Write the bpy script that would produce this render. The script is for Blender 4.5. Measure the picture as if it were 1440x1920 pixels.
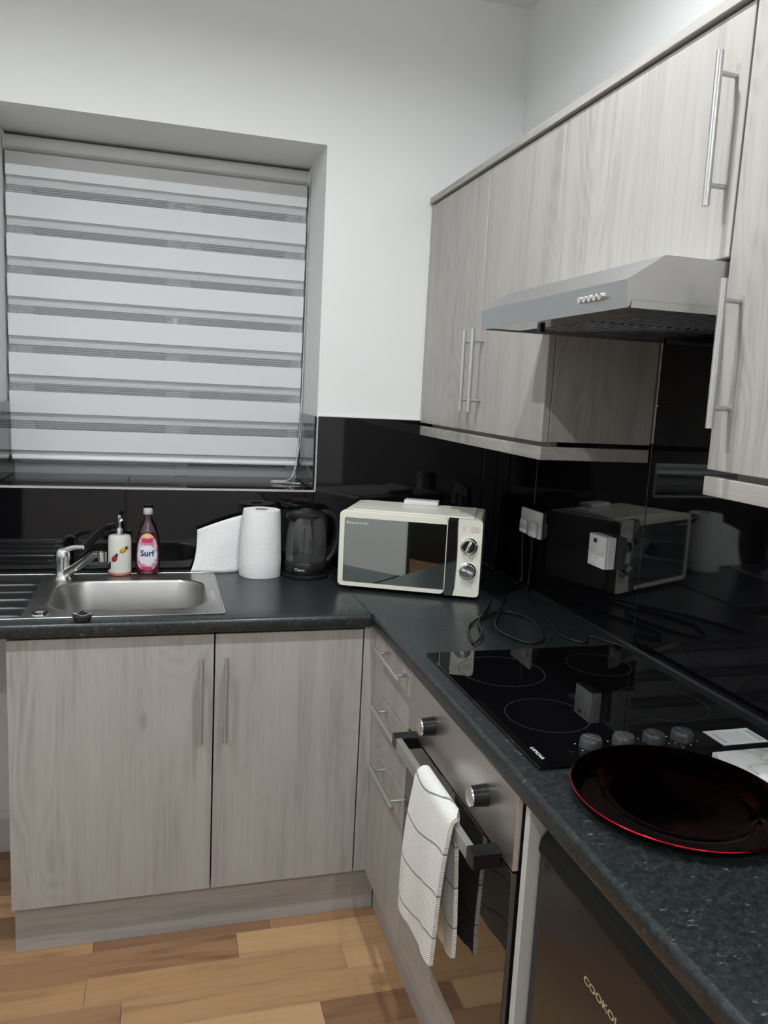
import bpy, bmesh, math, random
from mathutils import Matrix, Vector
random.seed(7)
for o in list(bpy.data.objects):
    bpy.data.objects.remove(o, do_unlink=True)
sc = bpy.context.scene
C = sc.collection

# ------------------------------------------------------------------ camera
CAM = Vector((-1.1689, -2.6323, 1.5408)); YAW, PITCH, ROLL, FPX = -0.2786, -0.1503, 0.0509, 1492.06
_cy, _sy, _cp, _sp = math.cos(YAW), math.sin(YAW), math.cos(PITCH), math.sin(PITCH)
fwd = Vector((-_sy*_cp, _cy*_cp, _sp)); rgt = Vector((_cy, _sy, 0)); upv = rgt.cross(fwd)
r2 = math.cos(ROLL)*rgt + math.sin(ROLL)*upv; u2 = -math.sin(ROLL)*rgt + math.cos(ROLL)*upv
cam = bpy.data.cameras.new('camera'); camo = bpy.data.objects.new('camera', cam); C.objects.link(camo)
camo.matrix_world = Matrix(((r2.x, u2.x, -fwd.x, CAM.x), (r2.y, u2.y, -fwd.y, CAM.y), (r2.z, u2.z, -fwd.z, CAM.z), (0, 0, 0, 1)))
cam.sensor_fit = 'AUTO'; cam.sensor_width = 36.0; cam.lens = FPX/1920*36; cam.clip_start = 0.05
sc.camera = camo

# ------------------------------------------------------------------ world (night outside) and exposure
world = bpy.data.worlds.new('night'); sc.world = world; world.use_nodes = True
world.node_tree.nodes['Background'].inputs[0].default_value = (0.010, 0.012, 0.018, 1)
world.node_tree.nodes['Background'].inputs[1].default_value = 1.0
sc.view_settings.view_transform = 'Standard'; sc.view_settings.look = 'None'
sc.view_settings.gamma = 1; sc.view_settings.use_curve_mapping = False
sc.view_settings.exposure = 0.0
LAMP_STRENGTH = 5200.0
LAMP_COLOR = (0.965, 1.0, 1.03)
LAMP_X = (-0.70, -1.70); LAMP_Y = (-1.40, -3.65)

# ------------------------------------------------------------------ room dimensions
ZW = 0.928            # worktop top
ZC = 2.81             # ceiling
XF = -0.5987          # right worktop front edge
YF = -0.5751          # back worktop front edge
XD = -0.579           # right unit door faces
YD = -0.5556          # back unit door faces
W0 = -0.304           # wall unit door faces
Y1, Y3 = -0.9217, -1.5185
ZB, ZTB, ZT = 1.441, 2.161, 2.1813
XL, XR, ZS, ZH = -1.660, -0.664, 1.199, 2.3035   # window opening
RD = 0.36             # reveal depth
ZSP = 1.4467          # splashback top
ROOM_X, ROOM_Y = -2.25, -4.60
HALL_X, HALL_Y = -3.40, -3.20     # the room widens past the end of the left wall

# ------------------------------------------------------------------ helpers
class NT:
    def __init__(s, name):
        s.m = bpy.data.materials.new(name); s.m.use_nodes = True; s.t = s.m.node_tree
        s.b = s.t.nodes['Principled BSDF']; s.out = s.t.nodes['Material Output']
    def n(s, typ, **kw):
        x = s.t.nodes.new(typ)
        for k, v in kw.items(): setattr(x, k, v)
        return x
    def l(s, a, b): s.t.links.new(a, b)
    def set(s, **kw):
        for k, v in kw.items():
            i = s.b.inputs[k.replace('_', ' ')]
            i.default_value = (v + (1,)) if isinstance(v, tuple) and len(v) == 3 else v
        return s
    def math(s, op, a, b=None, c=None, clamp=False):
        x = s.n('ShaderNodeMath', operation=op); x.use_clamp = clamp
        for i, v in enumerate((a, b, c)):
            if v is None: continue
            if isinstance(v, (int, float)): x.inputs[i].default_value = v
            else: s.l(v, x.inputs[i])
        return x.outputs[0]
    def pos(s, scale=(1, 1, 1), rand=0.0):
        g = s.n('ShaderNodeNewGeometry'); src = g.outputs['Position']
        if rand:
            oi = s.n('ShaderNodeObjectInfo'); v = s.n('ShaderNodeVectorMath', operation='MULTIPLY_ADD')
            cx = s.n('ShaderNodeCombineXYZ')
            for i in range(3): s.l(oi.outputs['Random'], cx.inputs[i])
            s.l(cx.outputs[0], v.inputs[0]); v.inputs[1].default_value = (rand, rand*1.7, rand*0.6); s.l(src, v.inputs[2]); src = v.outputs[0]
        m = s.n('ShaderNodeMapping'); m.inputs['Scale'].default_value = scale; s.l(src, m.inputs['Vector'])
        return m.outputs[0]
    def noise(s, vec, scale, detail=2, rough=0.5, dist=0.0):
        x = s.n('ShaderNodeTexNoise'); s.l(vec, x.inputs['Vector'])
        x.inputs['Scale'].default_value = scale; x.inputs['Detail'].default_value = detail
        x.inputs['Roughness'].default_value = rough; x.inputs['Distortion'].default_value = dist
        return x.outputs['Fac']
    def ramp(s, fac, stops):
        x = s.n('ShaderNodeValToRGB'); s.l(fac, x.inputs[0]); e = x.color_ramp.elements
        while len(e) < len(stops): e.new(0.5)
        for el, (p, c) in zip(e, stops):
            el.position = p; el.color = (c + (1,)) if isinstance(c, tuple) else (c, c, c, 1)
        return x.outputs[0]
    def mix(s, fac, a, b, blend='MIX'):
        x = s.n('ShaderNodeMix', data_type='RGBA', blend_type=blend)
        for i, v in ((0, fac), (6, a), (7, b)):
            if isinstance(v, (int, float)): x.inputs[i].default_value = v
            elif isinstance(v, tuple): x.inputs[i].default_value = v + (1,)
            else: s.l(v, x.inputs[i])
        return x.outputs[2]
    def bump(s, h, strength, dist=0.001):
        x = s.n('ShaderNodeBump'); x.inputs['Strength'].default_value = strength; x.inputs['Distance'].default_value = dist
        s.l(h, x.inputs['Height']); s.l(x.outputs[0], s.b.inputs['Normal'])
    def col(s, c): s.l(c, s.b.inputs['Base Color'])

M = {}
def plain(name, c, rough=0.5, metal=0.0, spec=0.5, **kw):
    t = NT(name).set(Base_Color=c, Roughness=rough, Metallic=metal, Specular_IOR_Level=spec)
    if kw: t.set(**kw)
    M[name] = t.m; return t

def wood(name, axis, dark, mid, light, rough=0.42):
    t = NT(name).set(Roughness=rough, Specular_IOR_Level=0.35)
    def sc_(k): return tuple(k if i == axis else 1.0 for i in range(3))
    fine = t.noise(t.pos(sc_(0.035), 3.1), 95, 4, 0.65)
    med = t.noise(t.pos(sc_(0.10), 3.1), 16, 3, 0.6, 0.4)
    low = t.noise(t.pos(sc_(0.24), 3.1), 3.6, 2.0, 0.45, 0.5)
    rings = t.math('SINE', t.math('MULTIPLY', low, 220.0))
    mask = t.ramp(t.noise(t.pos(sc_(0.3), 5.3), 2.6, 1), [(0.43, 0.0), (0.56, 1.0)])
    f = t.math('MULTIPLY_ADD', fine, 0.42, t.math('MULTIPLY', med, 0.48))
    f = t.math('ADD', f, 0.05)
    f = t.math('MULTIPLY_ADD', t.math('MULTIPLY', rings, mask), 0.050, f)
    v = t.n('ShaderNodeTexVoronoi'); t.l(t.pos(sc_(0.42), 3.1), v.inputs['Vector']); v.inputs['Scale'].default_value = 3.4
    knot = t.ramp(v.outputs['Distance'], [(0.015, 1.0), (0.055, 0.0)])
    f = t.math('MULTIPLY_ADD', knot, -0.16, f)
    t.col(t.ramp(f, [(0.30, dark), (0.50, mid), (0.68, light)]))
    t.bump(fine, 0.12, 0.0006)
    M[name] = t.m
DK, MD, LT = (0.290, 0.272, 0.252), (0.402, 0.384, 0.359), (0.450, 0.434, 0.409)
wood('wood_v', 2, DK, MD, LT); wood('wood_x', 0, DK, MD, LT); wood('wood_y', 1, DK, MD, LT)

t = NT('wall_paint').set(Base_Color=(0.80, 0.810, 0.800), Roughness=0.75, Specular_IOR_Level=0.2)
t.bump(t.noise(t.pos(), 180, 3), 0.08, 0.001); M['wall_paint'] = t.m
plain('ceiling_paint', (0.78, 0.785, 0.77), 0.8, spec=0.2)
plain('skirting_white', (0.62, 0.63, 0.63), 0.4)

t = NT('worktop').set(Roughness=0.30, Specular_IOR_Level=0.5)
mot = t.noise(t.pos((1, 1, 1)), 95, 5, 0.75)
base = t.ramp(mot, [(0.34, (0.006, 0.0080, 0.0085)), (0.52, (0.016, 0.0200, 0.0210)), (0.70, (0.038, 0.045, 0.046))])
fl = t.noise(t.pos((1.0, 1.9, 1.0), 0), 62, 3, 0.55)
fl = t.ramp(fl, [(0.655, 0.0), (0.74, 1.0)])
spk = t.ramp(t.noise(t.pos((1.0, 1.5, 1.0)), 210, 3, 0.6), [(0.58, 0.0), (0.74, 1.0)])
base = t.mix(spk, base, (0.060, 0.070, 0.073))
t.col(t.mix(fl, base, (0.13, 0.145, 0.15)))
M['worktop'] = t.m

t = NT('black_tile').set(Base_Color=(0.0035, 0.0035, 0.0045), Roughness=0.035, Specular_IOR_Level=0.5)
t.bump(t.noise(t.pos(), 3.0, 1), 0.06, 0.004); M['black_tile'] = t.m
plain('grout', (0.018, 0.018, 0.019), 0.7)
plain('metal_trim', (0.80, 0.80, 0.80), 0.28, 1.0)
plain('sealant', (0.72, 0.72, 0.70), 0.5)

t = NT('floor_laminate').set(Roughness=0.34, Specular_IOR_Level=0.4)
oi = t.n('ShaderNodeObjectInfo')
g1 = t.noise(t.pos((0.05, 1, 1), 9.1), 75, 4, 0.65)
g2 = t.noise(t.pos((0.16, 1, 1), 9.1), 11, 3, 0.6, 0.8)
g = t.math('MULTIPLY_ADD', g1, 0.35, t.math('MULTIPLY', g2, 0.75))
t.col(t.mix(1.0, t.ramp(g, [(0.36, (0.60, 0.55, 0.50)), (0.54, (0.98, 0.97, 0.96)), (0.75, (1.12, 1.12, 1.12))]), oi.outputs['Color'], 'MULTIPLY'))
t.bump(g1, 0.1, 0.0005); M['floor_laminate'] = t.m

plain('steel_brushed', (0.52, 0.52, 0.515), 0.33, 0.75)
t = NT('steel_hood').set(Base_Color=(0.56, 0.565, 0.57), Roughness=0.36, Metallic=1.0)
t.l(t.math('MULTIPLY_ADD', t.noise(t.pos((1, 0.04, 1)), 240, 2), 0.12, 0.30), t.b.inputs['Roughness']); M['steel_hood'] = t.m
t = NT('steel_oven').set(Base_Color=(0.64, 0.625, 0.605), Roughness=0.34, Metallic=1.0)
t.l(t.math('MULTIPLY_ADD', t.noise(t.pos((1, 0.03, 1)), 260, 2), 0.14, 0.28), t.b.inputs['Roughness']); M['steel_oven'] = t.m
t = NT('steel_sink').set(Base_Color=(0.43, 0.425, 0.41), Roughness=0.24, Metallic=1.0)
t.l(t.math('MULTIPLY_ADD', t.noise(t.pos(), 30, 4), 0.18, 0.24), t.b.inputs['Roughness']); M['steel_sink'] = t.m
plain('chrome', (0.86, 0.86, 0.86), 0.05, 1.0)
plain('chrome_satin', (0.75, 0.75, 0.75), 0.2, 1.0)
plain('black_plastic', (0.008, 0.008, 0.009), 0.28)
plain('black_matte', (0.006, 0.006, 0.006), 0.5, spec=0.3)
plain('black_rubber', (0.012, 0.012, 0.012), 0.45)
plain('black_glass', (0.003, 0.003, 0.0035), 0.004, spec=0.45)
plain('oven_glass', (0.010, 0.009, 0.008), 0.05, spec=0.9, Coat_Weight=0.6, Coat_Roughness=0.03)
plain('fridge_black', (0.018, 0.016, 0.015), 0.17, spec=0.7)
plain('white_laminate', (0.62, 0.63, 0.62), 0.45)
plain('white_plastic', (0.74, 0.74, 0.73), 0.3)
plain('upvc', (0.84, 0.85, 0.86), 0.3)
plain('cream_plastic', (0.82, 0.805, 0.70), 0.30)
plain('mirror_dark', (0.36, 0.40, 0.40), 0.02, 1.0)
plain('mirror_handle', (0.42, 0.46, 0.47), 0.05, 1.0)
plain('microwave_print', (0.60, 0.36, 0.32), 0.5)
plain('grey_print', (0.25, 0.25, 0.24), 0.5)
plain('white_print', (0.75, 0.75, 0.75), 0.4)
plain('hob_print', (0.020, 0.020, 0.022), 0.3)
plain('gold_print', (0.50, 0.43, 0.28), 0.35)
plain('blue_print', (0.012, 0.025, 0.13), 0.4)
plain('ceramic_cream', (0.72, 0.70, 0.66), 0.16)
plain('coral_glaze', (0.62, 0.26, 0.20), 0.25)
plain('red_paint', (0.38, 0.03, 0.02), 0.3)
plain('yellow_paint', (0.68, 0.42, 0.06), 0.3)
plain('black_paint', (0.012, 0.012, 0.012), 0.3)
plain('plate_red', (0.13, 0.002, 0.004), 0.07, 1.0, Coat_Weight=0.25, Coat_Roughness=0.04)
plain('plate_rim_red', (0.62, 0.02, 0.035), 0.12, 1.0)
plain('knob_clear', (0.05, 0.052, 0.055), 0.08, spec=0.6)
plain('neon_red', (0.10, 0.008, 0.006), 0.25)
plain('paper_card', (0.72, 0.73, 0.73), 0.6)
plain('cap_white', (0.55, 0.54, 0.56), 0.35)
plain('bottle_red', (0.055, 0.003, 0.010), 0.08, spec=0.6, Coat_Weight=0.4)
plain('bottle_clear', (0.075, 0.045, 0.055), 0.08, spec=0.6)
plain('cable_black', (0.012, 0.012, 0.012), 0.42)
plain('filter_mesh', (0.30, 0.30, 0.31), 0.26, 1.0)
plain('steel_polish', (0.62, 0.62, 0.63), 0.10, 1.0)
plain('door_dark', (0.02, 0.019, 0.018), 0.4)
plain('curtain_cloth', (0.55, 0.53, 0.44), 0.9)
plain('cord_white', (0.78, 0.78, 0.77), 0.45)

t = NT('paper_towel').set(Base_Color=(0.87, 0.87, 0.865), Roughness=0.95, Specular_IOR_Level=0.1)
v = t.n('ShaderNodeTexVoronoi'); t.l(t.pos(), v.inputs['Vector']); v.inputs['Scale'].default_value = 130
t.bump(t.math('MULTIPLY_ADD', v.outputs['Distance'], 0.6, t.noise(t.pos(), 25, 3)), 0.35, 0.004); M['paper_towel'] = t.m
plain('core_card', (0.42, 0.36, 0.28), 0.9)

t = NT('marble').set(Roughness=0.18, Specular_IOR_Level=0.5)
nn = t.noise(t.pos((1, 1, 1)), 9, 4, 0.6, 2.2)
vein = t.math('ABSOLUTE', t.math('SUBTRACT', nn, 0.5))
t.col(t.ramp(vein, [(0.0, (0.42, 0.41, 0.39)), (0.022, (0.66, 0.66, 0.64)), (0.10, (0.74, 0.745, 0.73))])); M['marble'] = t.m

t = NT('blind_opaque').set(Base_Color=(0.73, 0.745, 0.752), Roughness=0.85, Specular_IOR_Level=0.1); M['blind_opaque'] = t.m
def sheer(name, lo, hi, period):
    t = NT(name); t.t.nodes.remove(t.b)
    d = t.n('ShaderNodeBsdfDiffuse'); d.inputs[0].default_value = (0.72, 0.735, 0.745, 1)
    tr = t.n('ShaderNodeBsdfTransparent'); mx = t.n('ShaderNodeMixShader')
    g = t.n('ShaderNodeNewGeometry'); sp = t.n('ShaderNodeSeparateXYZ'); t.l(g.outputs['Position'], sp.inputs[0])
    w = t.math('SINE', t.math('MULTIPLY', sp.outputs[2], 2*math.pi/period))
    f = t.math('MULTIPLY_ADD', w, (hi-lo)/2, (hi+lo)/2, clamp=True)
    t.l(f, mx.inputs[0]); t.l(tr.outputs[0], mx.inputs[1]); t.l(d.outputs[0], mx.inputs[2]); t.l(mx.outputs[0], t.out.inputs[0])
    M[name] = t.m
sheer('blind_sheer', 0.12, 0.20, 0.0072)
sheer('blind_sheer_back', 0.0, 0.30, 0.0076)

def thin_glass(name, tint, refl, rough=0.02, haze=0.0):
    t = NT(name); t.t.nodes.remove(t.b)
    tr = t.n('ShaderNodeBsdfTransparent'); tr.inputs[0].default_value = tint + (1,)
    gl = t.n('ShaderNodeBsdfGlossy'); gl.inputs['Roughness'].default_value = rough
    lw = t.n('ShaderNodeLayerWeight'); lw.inputs[0].default_value = 0.25
    f = t.math('MULTIPLY_ADD', lw.outputs['Facing'], refl*2.2, refl*0.5, clamp=True)
    mx = t.n('ShaderNodeMixShader'); t.l(f, mx.inputs[0]); t.l(tr.outputs[0], mx.inputs[1]); t.l(gl.outputs[0], mx.inputs[2])
    res = mx.outputs[0]
    if haze:
        df = t.n('ShaderNodeBsdfDiffuse'); df.inputs[0].default_value = (0.6, 0.61, 0.62, 1); m2 = t.n('ShaderNodeMixShader')
        t.l(t.math('MULTIPLY', t.noise(t.pos((1, 1, 0.4)), 40, 3), haze*2), m2.inputs[0]); t.l(res, m2.inputs[1]); t.l(df.outputs[0], m2.inputs[2]); res = m2.outputs[0]
    t.l(res, t.out.inputs[0]); M[name] = t.m
thin_glass('kettle_glass', (0.86, 0.87, 0.88), 0.17, haze=0.012)
thin_glass('window_glass', (0.80, 0.84, 0.84), 0.10)
thin_glass('water', (0.82, 0.85, 0.86), 0.16)

t = NT('towel').set(Roughness=0.95, Specular_IOR_Level=0.1)
uv = t.n('ShaderNodeUVMap'); uv.uv_map = 'UVMap'; sp = t.n('ShaderNodeSeparateXYZ'); t.l(uv.outputs[0], sp.inputs[0])
wv = t.math('MULTIPLY', t.math('SINE', t.math('MULTIPLY_ADD', sp.outputs[0], 24.0, 0.6)), 0.016)
vv = t.math('ADD', sp.outputs[1], wv)
fr = t.math('ABSOLUTE', t.math('SUBTRACT', t.math('FRACT', t.math('MULTIPLY', vv, 1/0.088)), 0.5))
line = t.ramp(fr, [(0.014, 1.0), (0.026, 0.0)])
t.col(t.mix(line, (0.86, 0.86, 0.82), (0.26, 0.26, 0.25)))
b1 = t.math('SINE', t.math('MULTIPLY', sp.outputs[0], 1400.0)); b2 = t.math('SINE', t.math('MULTIPLY', sp.outputs[1], 1400.0))
t.bump(t.math('MULTIPLY_ADD', t.math('MULTIPLY', b1, b2), 0.5, t.noise(t.pos(), 260, 2)), 0.6, 0.003); M['towel'] = t.m

t = NT('surf_label').set(Roughness=0.35)
uv = t.n('ShaderNodeUVMap'); uv.uv_map = 'UVMap'; sp = t.n('ShaderNodeSeparateXYZ'); t.l(uv.outputs[0], sp.inputs[0])
mp = t.n('ShaderNodeMapping'); mp.inputs['Scale'].default_value = (0.65, 1, 1); t.l(uv.outputs[0], mp.inputs[0])
vo = t.n('ShaderNodeTexVoronoi'); t.l(mp.outputs[0], vo.inputs[0]); vo.inputs['Scale'].default_value = 9
flow = t.ramp(vo.outputs['Color'], [(0.15, (0.30, 0.13, 0.30)), (0.35, (0.62, 0.25, 0.36)), (0.55, (0.72, 0.52, 0.58)), (0.75, (0.62, 0.60, 0.62)), (0.9, (0.45, 0.20, 0.28))])
du = t.math('SUBTRACT', sp.outputs[0], 0.5); dv = t.math('SUBTRACT', sp.outputs[1], 0.42)
nz = t.noise(mp.outputs[0], 9, 3)
rr = t.math('ADD', t.math('SQRT', t.math('ADD', t.math('MULTIPLY', t.math('MULTIPLY', du, du), 0.75), t.math('MULTIPLY', t.math('MULTIPLY', dv, dv), 1.9))), t.math('MULTIPLY_ADD', nz, 0.24, -0.12))
cen = t.ramp(rr, [(0.36, 1.0), (0.40, 0.0)])
c1 = t.mix(cen, flow, (0.76, 0.77, 0.80))
ax = t.math('ABSOLUTE', du)
redf = t.math('MULTIPLY', t.ramp(ax, [(0.20, 1.0), (0.30, 0.0)]), t.math('MAXIMUM', t.ramp(sp.outputs[1], [(0.09, 1.0), (0.13, 0.0)]), t.math('MULTIPLY', t.ramp(sp.outputs[1], [(0.74, 0.0), (0.77, 1.0)]), t.ramp(sp.outputs[1], [(0.86, 1.0), (0.88, 0.0)]))))
c2 = t.mix(redf, c1, (0.55, 0.02, 0.09))
c3 = t.mix(t.ramp(sp.outputs[1], [(0.875, 0.0), (0.885, 1.0)]), c2, (0.75, 0.47, 0.22))
t.col(c3); M['surf_label'] = t.m

t = NT('lamp_lens'); t.set(Base_Color=(0.8, 0.8, 0.8), Emission_Color=LAMP_COLOR, Emission_Strength=LAMP_STRENGTH); M['lamp_lens'] = t.m

# ------------------------------------------------------------------ geometry builder
WM = {}   # world matrix of roots / parts
class B:
    def __init__(s): s.bm = bmesh.new()
    def box(s, x0, x1, y0, y1, z0, z1, bev=0.0, seg=2):
        if x0 > x1: x0, x1 = x1, x0
        if y0 > y1: y0, y1 = y1, y0
        if z0 > z1: z0, z1 = z1, z0
        r = bmesh.ops.create_cube(s.bm, size=1.0)
        for v in r['verts']:
            v.co = Vector((x0+(v.co.x+.5)*(x1-x0), y0+(v.co.y+.5)*(y1-y0), z0+(v.co.z+.5)*(z1-z0)))
        if bev:
            ed = list({e for v in r['verts'] for e in v.link_edges})
            bmesh.ops.bevel(s.bm, geom=ed, offset=bev, segments=seg, profile=0.5, affect='EDGES')
        return s
    def ring(s, pts): return [s.bm.verts.new(p) for p in pts]
    def skin(s, rings, closed=True, cap0=False, cap1=False):
        n = len(rings[0])
        for a, b in zip(rings, rings[1:]):
            for i in range(n if closed else n-1):
                j = (i+1) % n
                s.bm.faces.new((a[i], a[j], b[j], b[i]))
        if cap0: s.bm.faces.new(list(reversed(rings[0])))
        if cap1: s.bm.faces.new(rings[-1])
        return s
    def cyl(s, p0, p1, r0, r1=None, seg=16, caps=True):
        p0, p1 = Vector(p0), Vector(p1); r1 = r0 if r1 is None else r1
        d = (p1-p0).normalized(); a = d.orthogonal().normalized(); b = d.cross(a)
        R = lambda p, r: s.ring([p + r*(math.cos(2*math.pi*i/seg)*a + math.sin(2*math.pi*i/seg)*b) for i in range(seg)])
        return s.skin([R(p0, r0), R(p1, r1)], True, caps, caps)
    def lathe(s, prof, c=(0, 0), seg=32, sx=1.0, sy=1.0, cap0=True, cap1=True):
        rs = [s.ring([(c[0]+sx*r*math.cos(2*math.pi*i/seg), c[1]+sy*r*math.sin(2*math.pi*i/seg), z) for i in range(seg)]) for r, z in prof]
        return s.skin(rs, True, cap0, cap1)
    def tube(s, pts, r, seg=8, caps=True, taper=None):
        pts = [Vector(p) for p in pts]; rs = []; a = None
        for i, p in enumerate(pts):
            d = (pts[min(i+1, len(pts)-1)] - pts[max(i-1, 0)]).normalized()
            a = d.orthogonal().normalized() if a is None else (a - d*a.dot(d)).normalized()
            b = d.cross(a); q = r if taper is None else r*taper[i]
            rs.append(s.ring([p + q*(math.cos(2*math.pi*k/seg)*a + math.sin(2*math.pi*k/seg)*b) for k in range(seg)]))
        return s.skin(rs, True, caps, caps)
    def prism(s, poly, axis, a, b):
        def P(u, v, w): return {0: (w, u, v), 1: (u, w, v), 2: (u, v, w)}[axis]
        return s.skin([s.ring([P(u, v, a) for u, v in poly]), s.ring([P(u, v, b) for u, v in poly])], True, True, True)
    def sphere(s, c, r, sx=1, sy=1, sz=1, sub=2, rot=None):
        g = bmesh.ops.create_icosphere(s.bm, subdivisions=sub, radius=r)
        for v in g['verts']:
            q = Vector((v.co.x*sx, v.co.y*sy, v.co.z*sz))
            if rot is not None: q = rot @ q
            v.co = q + Vector(c)
        return s
    def raw(s, verts, faces):
        vs = [s.bm.verts.new(v) for v in verts]
        for f in faces:
            try: s.bm.faces.new([vs[i] for i in f])
            except ValueError: pass
        return s
    def obj(s, name, mat, parent=None, smooth=None, local=False, fix=True):
        if fix: bmesh.ops.recalc_face_normals(s.bm, faces=s.bm.faces[:])
        me = bpy.data.meshes.new(name); s.bm.to_mesh(me); s.bm.free()
        return link(name, me, mat, parent, smooth, local)

def link(name, me, mat, parent=None, smooth=None, local=False):
    me.materials.clear(); me.materials.append(M[mat])
    if smooth:
        for p in me.polygons: p.use_smooth = True
        me.set_sharp_from_angle(angle=math.radians(smooth))
    o = bpy.data.objects.new(name, me); C.objects.link(o)
    if parent is not None:
        o.parent = parent; WM[o.name] = WM[parent.name]
        if not local: me.transform(WM[parent.name].inverted())
    else:
        xs = [v.co for v in me.vertices]
        c = Vector(((min(v.x for v in xs)+max(v.x for v in xs))/2, (min(v.y for v in xs)+max(v.y for v in xs))/2, min(v.z for v in xs)))
        me.transform(Matrix.Translation(-c)); o.location = c; WM[o.name] = Matrix.Translation(c)
    return o

def tag(o, label, cat, group=None):
    o['label'] = label; o['category'] = cat
    if group: o['group'] = group
    return o
def thing(name, label, cat, loc, rz=0.0, group=None):
    o = bpy.data.objects.new(name, None); C.objects.link(o); o.empty_display_size = 0.05
    o.location = loc; o.rotation_euler = (0, 0, rz)
    WM[o.name] = Matrix.Translation(Vector(loc)) @ Matrix.Rotation(rz, 4, 'Z')
    return tag(o, label, cat, group)
def struct(o): o['kind'] = 'structure'; return o
def part(b, name, mat, parent, smooth=None, local=False, label=None):
    o = b.obj(name, mat, parent, smooth, local)
    if name in FINE: o['kind'] = 'stuff'
    if label: o['label'] = label
    return o

FINE = ('scale_marks', 'dial_marks', 'warning_print', 'print_lines', 'filter_slats', 'bead_chain', 'ball_chain', 'motif_spots')
def text_mesh(body, size, depth=0.0003, align='LEFT', xscale=1.0, bold=0.0):
    cu = bpy.data.curves.new('lettering', 'FONT'); cu.body = body; cu.size = size; cu.extrude = depth/2; cu.offset = bold
    cu.align_x = align; cu.resolution_u = 3
    ob = bpy.data.objects.new('lettering_tmp', cu); C.objects.link(ob)
    dg = bpy.context.evaluated_depsgraph_get(); dg.update()
    me = bpy.data.meshes.new_from_object(ob.evaluated_get(dg))
    bpy.data.objects.remove(ob, do_unlink=True); bpy.data.curves.remove(cu)
    if xscale != 1: me.transform(Matrix.Diagonal((xscale, 1, 1, 1)))
    return me
def frame(o, x, y):   # matrix with text right = x, text up = y, origin o
    x, y = Vector(x).normalized(), Vector(y).normalized(); z = x.cross(y)
    return Matrix(((x.x, y.x, z.x, o[0]), (x.y, y.y, z.y, o[1]), (x.z, y.z, z.z, o[2]), (0, 0, 0, 1)))
def lettering(body, size, mtx, mat, parent, name='lettering', local=False, **kw):
    me = text_mesh(body, size, **kw); me.transform(mtx)
    return link(name, me, mat, parent, None, local)

def bez(pts, n=8, zmin=None):   # catmull-rom through points
    P = [Vector(p) for p in pts]; P = [2*P[0]-P[1]] + P + [2*P[-1]-P[-2]]; out = []
    for i in range(1, len(P)-2):
        a, b, c, d = P[i-1:i+3]
        for k in range(n):
            u = k/n
            out.append(0.5*((2*b)+(c-a)*u+(2*a-5*b+4*c-d)*u*u+(3*b-a-3*c+d)*u**3))
    out.append(P[-2])
    if zmin is not None:
        for q in out: q.z = max(q.z, zmin)
    return out

def bar_handle(parent, p0, p1, out, r=0.006, inset=0.032, name='handle'):
    """bar along p0-p1 whose two posts reach `out` (vector) back to the door"""
    p0, p1, out = Vector(p0), Vector(p1), Vector(out); d = (p1-p0).normalized()
    b = B().cyl(p0, p1, r, seg=14)
    for q in (p0+d*inset, p1-d*inset): b.cyl(q, q+out, r*0.72, seg=10)
    return part(b, name, 'steel_brushed', parent, 40, label='brushed steel bar handle on two posts')

# ================================================================== STRUCTURE
T = 0.42
b = B()
b.box(ROOM_X-0.1, XL, 0, T, -0.05, ZC); b.box(XR, 0.1, 0, T, -0.05, ZC)
b.box(XL, XR, 0, T, -0.05, ZS-0.010); b.box(XL, XR, 0, T, ZH, ZC)
wall_back = struct(b.obj('wall_back', 'wall_paint'))
wall_right = struct(B().box(0, 0.12, ROOM_Y, 0, -0.05, ZC).obj('wall_right', 'wall_paint'))
wall_left = struct(B().box(ROOM_X-0.1, ROOM_X, HALL_Y, 0, -0.05, ZC).obj('wall_left', 'wall_paint'))
struct(B().box(HALL_X, ROOM_X-0.1, HALL_Y, HALL_Y+0.1, -0.05, ZC).obj('wall_return', 'wall_paint'))
struct(B().box(HALL_X-0.1, HALL_X, ROOM_Y, HALL_Y+0.1, -0.05, ZC).obj('wall_hall', 'wall_paint'))
struct(B().box(ROOM_X-0.104, ROOM_X+0.012, HALL_Y-0.03, HALL_Y-0.0005, 0.001, 2.08, 0.002, 1).obj('trim_6', 'black_matte'))
wall_front = struct(B().box(HALL_X-0.1, 0.12, ROOM_Y-0.1, ROOM_Y, -0.05, ZC).obj('wall_front', 'wall_paint'))
ceiling = struct(B().box(HALL_X-0.1, 0.12, ROOM_Y-0.1, T, ZC, ZC+0.1).obj('ceiling', 'ceiling_paint'))
floor = struct(B().box(HALL_X, 0, ROOM_Y, 0, -0.06, -0.012).obj('floor', 'grout'))
struct(B().prism([(0, 0), (-0.016, 0), (-0.016, 0.115), (-0.006, 0.135), (0, 0.135)], 0, ROOM_X, -1.60).obj('baseboard_back', 'skirting_white'))
struct(B().box(ROOM_X, ROOM_X+0.016, HALL_Y, -0.017, 0, 0.135, 0.003).obj('baseboard_left', 'skirting_white'))

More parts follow.
